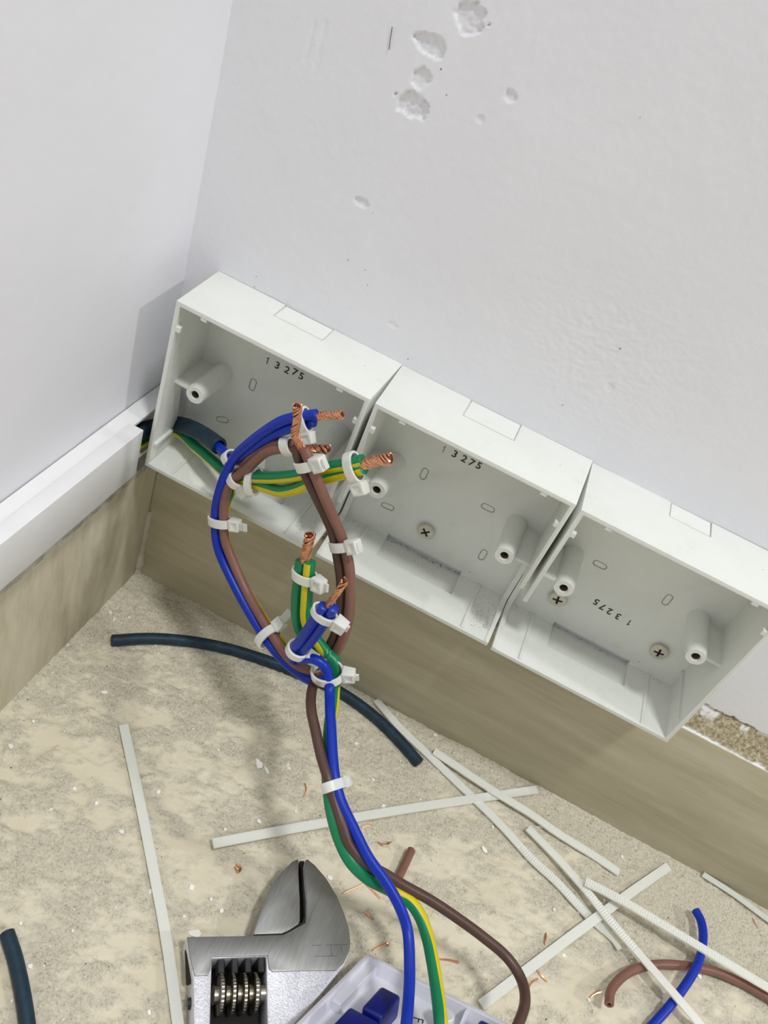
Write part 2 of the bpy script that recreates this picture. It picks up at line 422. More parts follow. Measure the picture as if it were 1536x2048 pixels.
Wx = np.concatenate([np.arange(0, 400, 0.6), np.arange(400, 1500, 40)])
Wz = np.concatenate([np.arange(78, 366, 0.6), np.arange(366, 2600, 60)])
wall_back = grid_obj('wall_back', Wx, Wz, wall_back_pos, 'wall_back', 'bare')
def wall_left_pos(y, z):
    lean = 1.6-3.0*np.clip((z-120)/170, 0, 2.0)          # the wall leans back a touch
    x = lean*np.exp(-np.clip(-y, 0, 999)/400)+(fbm(y/50, z/50, 201, 3)-0.5)*0.8*sstep(0, 20, -y)+(fbm(y/3.0, z/3.0, 211, 3)-0.5)*0.08
    return (x, y, z), None
grid_obj('wall_left', np.concatenate([np.arange(-1500, -200, 40), np.arange(-200, 3, 1.0)]), np.concatenate([np.arange(78, 376, 1.0), np.arange(376, 2600, 60)]), wall_left_pos, 'wall_left')
# specks and one short fibre on the plaster
SPW = [(32.3,-0.1,192.6), (32.5,-0.1,188.0), (71.1,-0.1,238.8), (178.1,-0.1,233.6), (169.8,-0.1,202.3), (67.6,-0.1,217.3), (145.7,-0.1,306.2), (75.5,-0.1,216.7), (78.0,-0.1,294.1), (82.8,-0.1,287.5), (78.4,-0.1,211.4), (104.9,-0.1,189.8)]
bm = bmesh.new(); random.seed(4)
for p in SPW:
    r_ = random.uniform(0.12, 0.26)
    bmesh.ops.create_icosphere(bm, subdivisions=1, radius=1, matrix=Matrix.Translation(p) @ Matrix.Diagonal((r_, 0.25, r_*random.uniform(.6, 1.4), 1)))
o = add_bm('dust_specks', bm, 'grit_dark', wall_back); o['kind'] = 'stuff'
v_, f_, _ = tube(spline([(57.4,-0.3,299.1), (57.9,-0.4,296.3), (58.5,-0.3,293.0)], 1.0), 0.13, 6); add('fibre', v_, f_, 'ink', wall_back)

# ---------------------------------------------------------------- structure: skirting tiles
bm = box_bm(10.2, 1400, -9, 3.5, -3, 86.0); bevel_bm(bm, 0.5, 2)
bb = add_bm('baseboard_back', bm, 'tile_back'); bb['kind'] = 'structure'
bm = box_bm(-3, 10.1, -1400, 0, -3, 85.4); bevel_bm(bm, 0.5, 2)
bl = add_bm('baseboard_left', bm, 'tile_left'); bl['kind'] = 'structure'
# grout bead in the corner and mortar along the top of the left tile
rnd = random.Random(3); path = [Vector((10.6+rnd.uniform(-.2, .2), -9.2+rnd.uniform(-.2, .2), z)) for z in np.linspace(-1, 49, 26)]
vs_, fs_ = [], []
for i, p in enumerate(path):
    rr = 1.55+0.25*math.sin(i*1.7)+1.1*math.exp(-((p.z-11)/5)**2)+1.3*math.exp(-max(0, p.z)/4)
    for k in range(8): a = 2*math.pi*k/8; vs_.append((p.x+rr*math.cos(a), p.y+rr*math.sin(a), p.z))
for i in range(len(path)-1):
    for k in range(8): fs_.append((i*8+k, i*8+(k+1) % 8, (i+1)*8+(k+1) % 8, (i+1)*8+k))
fs_.append(tuple(range(7, -1, -1))); fs_.append(tuple(len(vs_)-8+k for k in range(8)))
add('grout_bead', vs_, fs_, 'grout', bl)
bm = bmesh.new(); rows = []
for yv in np.arange(-420, -9, 1.5):
    e = 10.3+rnd.uniform(-.35, .35); t = 87.6+rnd.uniform(-.4, .5)
    rows.append([bm.verts.new(q) for q in ((1.2, yv, 92), (4, yv, t+1.6), (e-0.5, yv, t+0.2), (e, yv, 85.2+rnd.uniform(-.3, .3)))])
for a, b_ in zip(rows, rows[1:]):
    for k in range(3): bm.faces.new((a[k], a[k+1], b_[k+1], b_[k]))
bmesh.ops.recalc_face_normals(bm, faces=bm.faces)
add_bm('mortar_strip', bm, 'grout_dirty', bl)

# sandy mortar ledge between the back tile and the plaster
def ledge_pos(x, v):
    h0 = 86.1+0.25*(fbm(x/3, v*3, 301, 2)-0.5); top = 97.5+(x-300)*0.06
    y = -8.5+v*9.6; z = h0+(top-h0)*v**1.25+np.sin(np.pi*v)*((fbm(x/2.2, v*5, 311, 3)-0.5)*3.4+(fbm(x/0.9, v*11, 321, 2)-0.5)*1.6)
    fringe = 1-sstep(0.05, 0.14, v+0.22*(fbm(x/5, v*3, 331, 3)-0.5))
    blot = sstep(0.62, 0.68, fbm(x/5, v*4, 341, 3))*sstep(0.5, 0.9, v)
    return (x, y, z), np.clip(1-fringe-blot*0.9, 0, 1)
lg = grid_obj('mortar_ledge', np.concatenate([np.arange(11, 420, 0.7), np.arange(420, 1400, 40)]), np.linspace(0, 1, 18), ledge_pos, 'wall_back', 'bare', None)
lg.parent = bb

# ---------------------------------------------------------------- cable trunking on the left wall
tk = thing('cable_trunking', (0, -42, 98.5), 'white square plastic trunking along the left wall, ending at the first socket box', 'trunking')
bm = box_bm(2.0, 3.2, -700, -0.5, 98.5, 123.5)
box_bm(3.2, 10.5, -700, -0.8, 122.2, 123.5, bm); box_bm(3.2, 10.5, -700, -10, 98.5, 99.8, bm)
add_bm('base_channel', bm, 'trunk', tk)
bm = bmesh.new()
prism_bm([(9.2, 124.6), (9.2, 123.55), (14.6, 123.55), (14.6, 100.0), (8.6, 100.0), (8.6, 99.0), (16.0, 99.0), (16.0, 124.6)], 'y', -700, -42, bm)
bevel_bm(bm, 0.35, 2); add_bm('lid', bm, 'trunk', tk)

# ---------------------------------------------------------------- socket back boxes
DEP = 35.6
RH, RV, BH, BV = 42.9, 43.0, 44.0, 43.5       # rim and back half sizes
WT = 2.1
def capsule_poly(cx, cz, L, r, ang, n=8):
    pts = []; ca, sa = math.cos(ang), math.sin(ang)
    for s, a0 in ((1, -math.pi/2), (-1, math.pi/2)):
        for k in range(n+1):
            a = a0+math.pi*k/n; x = s*L/2+r*math.cos(a); z = r*math.sin(a); pts.append((cx+x*ca-z*sa, cz+x*sa+z*ca))
    return pts
def glyphs(chars, name, parent, mat, y, size, rot=0.0, faint=()):
    """lettering printed on a face of constant y, seen from -y; chars = [(char, x, z, tilt)]"""
    vs_, fs, mi = [], [], []
    for ci, (ch, x, z, tl) in enumerate(chars):
        if ch == '1':
            base = len(vs_); a = rot+tl; ca, sa = math.cos(a), math.sin(a); k_ = size*0.36
            for px_, pz_ in ((-.08, -1), (.17, -1), (.17, 1), (-.02, 1), (-.08, .82), (-.42, .55), (-.42, .32), (-.08, .52)):
                gx_, gz_ = px_*k_, pz_*k_; vs_.append((x+gx_*ca-gz_*sa, y, z+gx_*sa+gz_*ca))
            fs.append([base+i for i in range(8)]); mi.append(1 if ci in faint else 0); continue
        cu = bpy.data.curves.new('t', 'FONT'); cu.body = ch; cu.size = size; cu.align_x = 'CENTER'; cu.align_y = 'CENTER'; cu.offset = size*0.022; cu.extrude = 0.0; cu.resolution_u = 3
        o = bpy.data.objects.new('t', cu); col.objects.link(o)
        dg = bpy.context.evaluated_depsgraph_get(); dg.update(); me = bpy.data.meshes.new_from_object(o.evaluated_get(dg))
        base = len(vs_); a = rot+tl; ca, sa = math.cos(a), math.sin(a)
        for v in me.vertices: vs_.append((x+v.co.x*ca-v.co.y*sa, y, z+v.co.x*sa+v.co.y*ca))
        for p in me.polygons:
            q = [base+i for i in p.vertices]; fs.append(q); mi.append(1 if ci in faint else 0)
        bpy.data.objects.remove(o); bpy.data.curves.remove(cu); bpy.data.meshes.remove(me)
    # normals should face the room (-y): solidify slightly by hand
    return add(name, vs_, fs, [mat, 'faint_ink'], parent, local=True, smooth=0, midx=mi)
def shell_bm():
    bm = bmesh.new()
    def rect(hx, hz, y): return [bm.verts.new(p) for p in ((-hx, y, -hz), (hx, y, -hz), (hx, y, hz), (-hx, y, hz))]
    ob = rect(BH, BV, -0.2); of = rect(RH, RV, -DEP); jf = rect(RH-WT+0.3, RV-WT+0.3, -DEP); ib = rect(BH-WT-0.5, BV-WT-0.4, -2.4)
    bm.faces.new(ob); bm.faces.new(ib)
    for a, b_ in ((ob, of), (of, jf), (jf, ib)):
        for k in range(4): bm.faces.new((a[k], a[(k+1) % 4], b_[(k+1) % 4], b_[k]))
    bmesh.ops.recalc_face_normals(bm, faces=bm.faces); return bm
def broken(side, zt, seed):
    """ragged cutter for a side wall snapped off in its lower part"""
    r_ = random.Random(seed); x0, x1 = (-46, -39.6) if side < 0 else (39.6, 46)
    pts = [(-40, zt), (-34, zt+0.6)]
    for y in (-28, -22, -16, -10, -6): pts.append((y, zt+r_.uniform(-1.6, 1.4)))
    pts += [(-4.2, zt-3), (-3.4, zt-8), (-4.0, zt-14), (-6.0, -38.6), (-12, -40.2), (-18, -39.4), (-26, -40.6), (-40, -40.9)]
    return prism_bm(pts, 'x', x0, x1)
BOXES = [
 dict(x=59.26, z=143.26, a=-0.0064, label='leftmost white socket back box, in the wall corner, with cables entering it',
      digits=[('1', -11.7, 16.1, -.05), ('3', -6.8, 16.0, -.05), ('2', -2.0, 16.2, -.08), ('7', 1.6, 17.0, -.1), ('5', 5.0, 16.8, -.03)], rot=0, faint=(),
      slots=[(-15.3, 0.8, math.pi/2), (-25, -25, .4), (15.6, .3, 0), (24.5, -25, math.pi/2)], L='window', R=-10.3, topko=(-11.6, 11.8, 12.5)),
 dict(x=147.72, z=142.62, a=0.0, label='middle white socket back box, a single screw in its back panel',
      digits=[('1', -13.1, 17.2, 0), ('3', -7.9, 17.3, -.05), ('2', -3.4, 17.3, -.05), ('7', .2, 17.3, -.1), ('5', 3.6, 17.6, -.03)], rot=0, faint=(0,),
      slots=[(-16.4, .8, math.pi/2), (15.7, .1, 0), (-25.3, -25, .1), (24, -24.7, math.pi/2)], L=-9.8, R=-5.5, topko=(-11.8, 11.6, 14.5)),
 dict(x=235.96, z=141.58, a=-0.0032, label='rightmost white socket back box, upside-down number and two screws inside',
      digits=[('1', 7.9, -19.7, 0), ('3', 2.2, -19.2, .05), ('2', -2.2, -18.9, .05), ('7', -5.9, -18.4, 0), ('5', -9.5, -17.6, 0)], rot=math.pi, faint=(),
      slots=[(-17.8, 1.2, 0), (14.8, 1.0, math.pi/2)], L=-10.1, R=None, topko=(-8.6, 9.8, 10.8)),
]
for bi, B in enumerate(BOXES):
    t = thing('socket_back_box', (B['x'], 0, B['z']), B['label'], 'socket box', 'white socket back boxes in a row', rot=(0, -B['a'], 0))
    cut = []
    k0, k1, kd = B['topko']
    cut.append(box_bm(k0, k1, -kd, 1, 42.55, 46))                       # seat of the top knockout
    cut.append(box_bm(-19.6, 19.4, -18, -2.6, -42.6, -40.0))            # pocket of the bottom knockout
    cut.append(box_bm(-19.6, 19.4, -2.8, 0.6, -42.6, -39.3))           # slit behind it
    for (cx, cz, an) in B['slots']: cut.append(prism_bm(capsule_poly(cx, cz, 3.4, 1.7, an), 'y', -5, -1.25))
    if B['L'] == 'window':
        cut.append(prism_bm([(-18.6, -4), (-2.9, -4.5), (-2.9, -33), (-8, -36.5), (-13.6, -36), (-15.5, -30), (-16.2, -20)], 'x', -46, -39.6))
        cut.append(prism_bm([(-15, -3), (-6, -3), (-4, -14), (-9, -17.5), (-9.5, -13.5), (-13, -11.5)], 'z', -46, -40))   # snapped notch in the floor of the box
    elif B['L'] is not None: cut.append(broken(-1, B['L'], 5+bi))
    if B['R'] is not None: cut.append(broken(1, B['R'], 15+bi))
    sh = carve(shell_bm(), cut, 0.28, 2)
    add_bm('shell', sh, 'plastic', t, True)
    bm = box_bm(k0+0.5, k1-0.5, -kd+0.9, -0.3, 42.0, 43.2); bevel_bm(bm, 0.2, 1); add_bm('knockout_panel', bm, 'plastic', t, True)
    # screw pillars with their webs
    for s in (-1, 1):
        bm = bmesh.new(); prof = [(4.7, -2.0), (4.35, -27.4), (4.0, -28.2), (2.2, -28.2), (2.2, -27.6), (1.75, -27.6), (1.75, -16)]; rings = []
        for r_, y in prof: rings.append([bm.verts.new((s*30.15+r_*math.cos(2*math.pi*k/28), y, r_*math.sin(2*math.pi*k/28))) for k in range(28)])
        for a, b_ in zip(rings, rings[1:]):
            for k in range(28): bm.faces.new((a[k], a[(k+1) % 28], b_[(k+1) % 28], b_[k]))
        bm.faces.new(rings[-1]); bmesh.ops.recalc_face_normals(bm, faces=bm.faces)
        pl = add_bm('screw_pillar', bm, 'plastic', t, True)
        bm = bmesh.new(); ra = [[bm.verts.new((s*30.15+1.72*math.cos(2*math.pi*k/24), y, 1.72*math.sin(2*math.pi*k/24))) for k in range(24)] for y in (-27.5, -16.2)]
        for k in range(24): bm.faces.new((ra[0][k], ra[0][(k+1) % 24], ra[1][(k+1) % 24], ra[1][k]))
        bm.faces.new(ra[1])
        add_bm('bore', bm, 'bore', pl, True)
        w = box_bm(min(s*33.4, s*41.6), max(s*33.4, s*41.6), -26.2, -2.2, -0.7, 0.7); bevel_bm(w, 0.2, 1); add_bm('pillar_web', w, 'plastic', t, True)
    # lugs on the rim
    for x in (-30.4, 30.3):
        bm = box_bm(x-1.4, x+1.4, -35.5, -33.6, 39.6, 41.6); bevel_bm(bm, 0.25, 1); add_bm('rim_lug', bm, 'plastic', t, True)
    for s in (-1, 1):
        bm = box_bm(min(s*39.3, s*41.5), max(s*39.3, s*41.5), -35.5, -33.4, 29.4, 32.0); bevel_bm(bm, 0.25, 1); add_bm('rim_lug', bm, 'plastic', t, True)
    # guide ribs on the floor of the box and on the side walls
    for x in (-29.6, 29.6):
        bm = box_bm(x-0.8, x+0.8, -34.6, -3, -41.6, -40.4); bevel_bm(bm, 0.25, 1); add_bm('guide_rib', bm, 'plastic', t, True)
    for (cx, cz, an) in B['slots']:
        bm = prism_bm(capsule_poly(cx, cz, 3.3, 1.15, an), 'y', -2.3, -1.2); bevel_bm(bm, 0.15, 1); add_bm('slot_plug', bm, 'plastic', t, True)
    if B['R'] is None:
        bm = box_bm(40.0, 41.9, -34.0, -3, -31.2, -29.6); bevel_bm(bm, 0.25, 1); add_bm('guide_rib', bm, 'plastic', t, True)
    if B['L'] == 'window':
        bm = box_bm(-41.9, -39.8, -34.4, -20, -31.2, -29.6); bevel_bm(bm, 0.25, 1); add_bm('guide_rib', bm, 'plastic', t, True)
    # dust and dirt caught in the box
    rn_ = random.Random(70+bi); bm = bmesh.new()
    zones = {0: [(20, 40, -20, -4, 60, 'd'), (-40, -24, -12, -3, 40, 'd'), (26, 41, -33, -20, 40, 'd')], 1: [(-19, 19, -3.0, -0.6, 90, 'k'), (31, 41, -31, -8, 130, 'd'), (-40, -22, -8, -3, 60, 'd'), (-19, 19, -14, -3, 40, 'd')], 2: [(-19, 19, -2.6, -0.6, 26, 'k'), (24, 40, -6, -3, 40, 'd'), (-40, -30, -10, -3, 30, 'd')]}[bi]
    for (x0, x1, y0, y1, nn, kd_) in zones:
        for _ in range(nn):
            x = rn_.uniform(x0, x1); y = rn_.uniform(y0, y1); r_ = rn_.uniform(0.05, 0.16)*(1.5 if kd_ == 'k' else 1); zb = -42.5 if (-19 < x < 19 and y > -17.5) else -41.05
            bmesh.ops.create_icosphere(bm, subdivisions=1, radius=r_, matrix=Matrix.Translation((x, y, zb+r_*.4)))
    o = add_bm('dirt_specks', bm, 'box_dirt', t, True); o['kind'] = 'stuff'
    o = glyphs(B['digits'], 'printed_number', t, 'ink', -2.46, 4.9, B['rot'], B['faint'])
    o['label'] = 'black printed number 13275'

# fixing screws through the box backs
def screw(c, label, ang):
    t = thing('countersunk_screw', c, label, 'screw', 'screws fixing the boxes')
    bm = bmesh.new(); prof = [(2.2, 0.8), (4.2, -0.6), (4.2, -1.0), (3.8, -1.5), (0.01, -1.9)]; rings = []
    for r_, y in prof: rings.append([bm.verts.new((r_*math.cos(2*math.pi*k/26), y, r_*math.sin(2*math.pi*k/26))) for k in range(26)])
    for a, b_ in zip(rings, rings[1:]):
        for k in range(26): bm.faces.new((a[k], a[(k+1) % 26], b_[(k+1) % 26], b_[k]))
    bmesh.ops.recalc_face_normals(bm, faces=bm.faces); bmesh.ops.holes_fill(bm, edges=bm.edges)
    ca, sa = math.cos(ang), math.sin(ang)
    cs = []
    for L, W_ in ((4.6, 1.05), (1.05, 4.6)):
        cs.append(obox_bm((0, -1.5, 0), (ca, 0, sa), (0, 1, 0), (-sa, 0, ca), L, 2.2, W_))
    sh = carve(bm, cs, 0)
    h = add_bm('head', sh, 'screw', t, True)
    bm = obox_bm((0, -1.15, 0), (ca, 0, sa), (0, 1, 0), (-sa, 0, ca), 4.5, 0.5, 1.0); obox_bm((0, -1.16, 0), (ca, 0, sa), (0, 1, 0), (-sa, 0, ca), 1.0, 0.5, 4.5, bm)
    o = add_bm('cross_recess', bm, 'hole', h, True); o['label'] = 'dark cross-shaped slot'
screw((143.5, -3.1, 116.0), 'cross-head screw in the back of the middle socket box', 0.75)
screw((211.2, -3.1, 116.3), 'cross-head screw half hidden behind the left pillar of the rightmost box', 0.2)
screw((262.1, -3.1, 116.1), 'cross-head screw beside the right pillar of the rightmost box', 0.15)

# ---------------------------------------------------------------- wires
def strands(path, R, n, r, turns, seed, flare=0.15):
    """a twist of copper strands around a path: joined helical tubes"""
    rn = random.Random(seed); vs_, fs = [], []; L = len(path); fr = frames(path)
    def one(fn, rr, seg=5):
        pts = [fn(i) for i in range(L)]; v, f, _ = tube(pts, rr, seg); b0 = len(vs_); vs_.extend(v); fs.extend([tuple(b0+q for q in g) for g in f])
    for s in range(n):
        ph = 2*math.pi*s/n; jr = R*rn.uniform(0.94, 1.08); cutk = rn.uniform(0.9, 1.0)
        def fn(i, ph=ph, jr=jr, cutk=cutk):
            i2 = min(L-1, i*cutk); k = int(i2); q = i2-k; p = path[k].lerp(path[min(L-1, k+1)], q); t, u, w = fr[k]
            a = ph+turns*2*math.pi*i/(L-1); R2 = jr*(1+flare*max(0, i/(L-1)-.8)*5)
            return p+u*(R2*math.cos(a))+w*(R2*math.sin(a))
        one(fn, r)
    core = [path[i] for i in range(L-1)]
    v, f, _ = tube(core, R*0.78, 8); b0 = len(vs_); vs_.extend(v); nf = len(fs); fs.extend([tuple(b0+q for q in g) for g in f])
    return vs_, fs, nf
def wire(name, label, pts, r, mats, tips=(), stripe=None, sdir=None, twist=0.0, phase=0.0, hollow=0.0, cat='wire', group=None):
    path = spline(pts, 1.3); t = thing(name, pts[0], label, cat, group)
    v, f, mi = tube(path, r, 20, stripe, twist, hollow, phase, sdir)
    add('insulation', v, f, mats, t, smooth=40, midx=mi)
    for tp in tips:
        p2 = spline(tp['p'], 0.55); sv, sf, nf = strands(p2, tp.get('R', 1.5), tp.get('n', 9), tp.get('r', 0.5), tp.get('turns', 1.6), tp.get('seed', 1))
        o = add('bare_copper', sv, sf, ['copper', 'copper_dark'], t, smooth=60, midx=[0]*nf+[1]*(len(sf)-nf)); o['label'] = 'bare twisted copper strands'
    return t
RB, RG = 2.15, 2.6
G = ['green', 'yellow']
# sides a wire's stripe can face, as seen from the room
CA = Vector((0.05, -0.78, 0.62)); RI = Vector((0.886, 0.336, 0.319)); DO = Vector((0.457, -0.525, -0.717))

# black sheathed cable and its earth wire coming out of the trunking into the first box
pth = spline([(7.2, -120, 111), (7.2, -60, 111.5), (8.6, -28, 112), (17.5, -14, 112.6), (27.7,-19.0,118.7), (36.9,-24.0,122.6), (46.1,-30.0,126.1)], 1.3)
t = thing('sheathed_cable', (7.2, -60, 111.5), 'thick black sheathed cable entering the leftmost box from the trunking', 'cable')
v, f, mi = tube(pth, 3.9, 18, None, 0, 0.7); add('sheath', v, f, 'sheath', t)

wire('blue_wire', 'short blue wire from the black sheath to the blue copper tip in the leftmost box',
     [(42.3,-27.0,124.3), (50.8,-34.0,127.6), (57.8,-39.0,131.5), (64.1,-43.0,141.9), (70.0,-45.0,152.9), (75.3,-46.0,160.5), (80.6,-47.0,166.6), (87.1,-47.0,172.8)], RB, 'blue')
wire('blue_wire', 'long blue wire looping down the left side to the lower blue stub',
     [(87.4,-48.0,177.0), (81.5,-48.0,172.6), (75.4,-47.5,166.9), (69.5,-46.5,157.7), (63.6,-45.0,146.3), (59.0,-43.0,135.5), (57.3,-43.0,127.5), (56.8,-44.0,116.9), (57.1,-44.0,106.6), (58.7,-45.0,99.7), (64.0,-47.0,87.2),
      (77.8,-53.0,77.4), (94.2,-61.0,71.1), (106.3,-67.0,68.5), (115.4,-71.0,68.3), (123.1,-74.0,69.7), (129.3,-76.0,71.8), (132.5,-73.0,72.0), (130.0,-68.0,70.6), (123.2,-68.0,70.7), (118.6,-74.0,76.2), (117.7,-79.0,85.1), (120.0,-82.0,101.2), (121.9,-84.0,115.3), (123.3,-85.5,125.6)], RB, 'blue',
     tips=[dict(p=[(86.2,-47.6,175.3), (89.7,-48.0,177.8), (93.3,-48.0,180.1), (97.4,-48.5,182.7)], R=1.25, n=9, r=0.42, turns=2.2, seed=3),
           dict(p=[(124.5,-85.0,126.0), (125.4,-86.0,132.1), (126.5,-87.0,139.0), (127.3,-88.0,145.4)], R=1.0, n=8, r=0.42, turns=1.2, seed=4)])
wire('blue_wire', 'blue wire running from the lower stub down to the socket plate',
     [(126.9,-85.0,126.5), (125.7,-83.0,114.6), (123.5,-81.0,99.6), (121.2,-79.5,87.6), (122.0,-79.5,84.8), (126.8,-80.0,89.4), (131.5,-80.0,89.3), (135.5,-80.0,84.9), (138.9,-82.6,80.0), (143.0,-90.7,79.0), (146.7,-97.4,78.0), (152.3,-107.2,76.0), (157.2,-114.5,74.0), (162.6,-119.6,71.0), (172.5,-124.9,66.0), (182.1,-129.3,61.0), (192.4,-131.8,56.0), (201.5,-135.1,51.0), (208.4,-139.4,46.0), (213.7,-149.9,44.0), (216.3,-159.1,45.0), (218.2,-170.6,48.0), (220.2,-180.1,48.0)], RB, 'blue')

wire('brown_wire', 'short brown wire curving from the black sheath to the brown copper tip',
     [(42.8,-25.0,121.7), (51.6,-31.0,123.3), (57.6,-36.0,123.4), (62.6,-40.0,131.9), (66.6,-43.0,143.1), (71.8,-44.0,150.5), (77.0,-45.0,155.0), (82.1,-46.0,158.0)], RB, 'brown')
wire('brown_wire', 'light brown wire looping beside the blue one and up the right side',
     [(82.3,-46.0,155.8), (77.9,-47.0,153.8), (72.6,-46.5,148.7), (68.1,-45.0,139.5), (63.9,-43.5,130.1), (61.2,-43.0,124.4), (59.9,-43.5,119.6), (60.1,-44.0,111.2), (62.1,-45.0,102.8), (65.8,-46.0,92.4), (71.8,-48.0,86.0), (83.3,-53.0,78.2), (95.5,-60.0,74.9), (107.8,-66.5,72.3), (116.4,-71.0,71.9), (123.1,-73.0,72.5), (129.0,-73.0,73.2), (132.2,-69.0,75.2),
      (133.4,-67.0,82.5), (133.8,-66.0,94.1), (132.0,-65.0,106.3), (127.7,-62.0,117.5), (123.0,-59.0,125.9), (118.4,-57.0,131.5), (113.8,-57.0,138.0), (110.0,-57.5,142.7), (103.4,-59.0,151.8), (97.6,-59.5,159.3), (92.6,-59.0,164.8), (89.8,-58.5,167.6)], RB, 'brown',
     tips=[dict(p=[(82.1,-46.0,156.5), (87.4,-46.5,159.3), (92.1,-47.0,162.2), (96.9,-47.5,164.8)], R=1.35, n=9, r=0.45, turns=1.7, seed=5)])
wire('brown_wire', 'dark brown wire from the top copper twist down to the socket plate',
     [(86.0,-57.0,165.7), (89.4,-57.5,160.7), (95.2,-58.0,154.7), (100.3,-57.5,148.8), (107.2,-56.5,140.4), (111.6,-56.0,134.4), (117.6,-57.5,124.9), (122.8,-60.0,116.6), (128.4,-63.0,101.8), (129.9,-64.0,91.8), (129.8,-66.0,81.8), (130.3,-70.0,74.8), (131.1,-76.0,72.5), (133.3,-86.9,76.0), (136.6,-94.3,77.0), (141.6,-100.6,76.0), (148.2,-108.7,74.5), (154.8,-115.7,73.5), (160.5,-120.2,70.0), (168.1,-126.1,66.0), (173.6,-129.4,62.0), (182.1,-129.7,57.0), (192.1,-126.2,51.0), (200.6,-124.2,47.0), (213.2,-121.8,43.0), (226.4,-120.5,39.0), (239.4,-120.5,36.0), (253.1,-121.9,33.0), (260.2,-127.1,33.0), (262.3,-135.8,36.0), (260.3,-147.2,39.0), (257.2,-157.8,40.0)], RB, 'dark_brown',
     tips=[dict(p=[(89.2,-57.5,165.9), (86.6,-58.5,169.2), (84.7,-59.0,172.2), (84.0,-59.5,177.6), (82.5,-60.5,185.9)], R=1.25, n=10, r=0.45, turns=2.2, seed=6)])

wire('earth_wire', 'green and yellow wire lying on the floor of the leftmost box below the black cable',
     [(6.5, -100, 104), (7.0, -50, 104), (10, -22, 105.2), (17.5,-13.0,107.6), (33.9,-23.0,113.1), (44.5,-29.0,115.8), (53.3,-34.0,117.8), (62.0,-39.0,122.2), (69.9,-44.0,131.3), (79.8,-47.0,139.3), (88.7,-49.0,147.4), (99.0,-51.0,158.7), (107.2,-52.0,166.4), (111.3,-52.5,170.9)], RG, G,
     stripe=3, sdir=[(0, DO), (0.35, CA*.5+DO), (0.6, CA*.3+DO), (1, CA*.35+DO)])
wire('earth_wire', 'green and yellow wire bent from the right-hand copper tip down behind the brown wire',
     [(112.8,-53.0,168.4), (108.3,-52.0,163.2), (103.6,-51.5,158.2), (95.7,-50.5,149.2), (89.3,-49.0,140.4), (83.6,-48.0,134.8), (77.2,-46.0,131.4), (70.4,-43.0,127.5), (64.2,-39.0,121.3), (59.5,-37.0,112.3), (58.7,-38.0,103.9), (60.0,-39.0,96.1), (64.4,-40.5,85.5), (71.2,-43.0,77.8), (82.2,-48.0,71.9), (95.6,-55.0,68.4), (107.3,-61.5,67.8), (116.8,-66.5,68.8), (124.1,-68.0,69.6), (128.8,-67.0,72.1), (124.7,-65.0,77.6), (117.3,-66.0,84.2), (113.4,-66.0,89.1), (109.3,-65.0,100.0), (106.5,-64.0,112.9), (104.8,-63.0,119.4)], RG, G,
     stripe=3, sdir=[(0, CA*.55+DO*.9), (0.28, CA*.55+DO*.9), (0.36, RI-DO*.4), (0.72, RI-DO*.4), (0.8, -CA), (1, -CA)],
     tips=[dict(p=[(111.5,-52.5,169.3), (114.4,-53.0,172.4), (117.7,-53.5,175.7), (121.4,-54.0,178.9)], R=1.85, n=11, r=0.52, turns=1.3, seed=7),
           dict(p=[(106.1,-63.5,120.6), (105.6,-64.0,125.4), (105.1,-64.5,130.8), (104.6,-65.0,136.5)], R=1.7, n=11, r=0.52, turns=1.3, seed=8)])
wire('earth_wire', 'green and yellow wire from the thick green stub down to the socket plate',
     [(108.4,-64.0,122.0), (110.1,-65.0,115.6), (113.3,-66.5,104.2), (117.2,-67.5,93.4), (123.1,-68.5,88.3), (129.3,-69.5,85.2), (135.5,-71.0,83.6), (138.2,-73.0,80.9), (139.5,-75.0,75.2), (143.0,-84.6,75.0), (145.8,-93.5,74.0), (150.7,-105.3,72.0), (154.8,-113.3,70.0), (162.0,-122.8,66.0), (169.6,-128.6,61.0), (176.9,-131.8,57.0), (186.3,-131.1,51.0), (196.1,-128.0,46.0), (204.3,-126.0,43.0), (211.5,-128.2,41.0), (217.5,-134.0,40.0), (222.4,-142.8,41.0), (226.8,-153.0,43.0), (230.5,-163.8,46.0), (234.1,-172.7,46.0)], RG, G,
     stripe=2, sdir=[(0, CA-RI*.35), (0.17, CA-RI*.6), (0.24, -CA), (0.3, RI+CA*.3), (0.36, RI+CA*.2), (0.44, -CA), (0.62, -CA-DO*.4), (0.72, RI*.75+CA*.5-DO*.3), (1, RI*.7+CA*.6)])

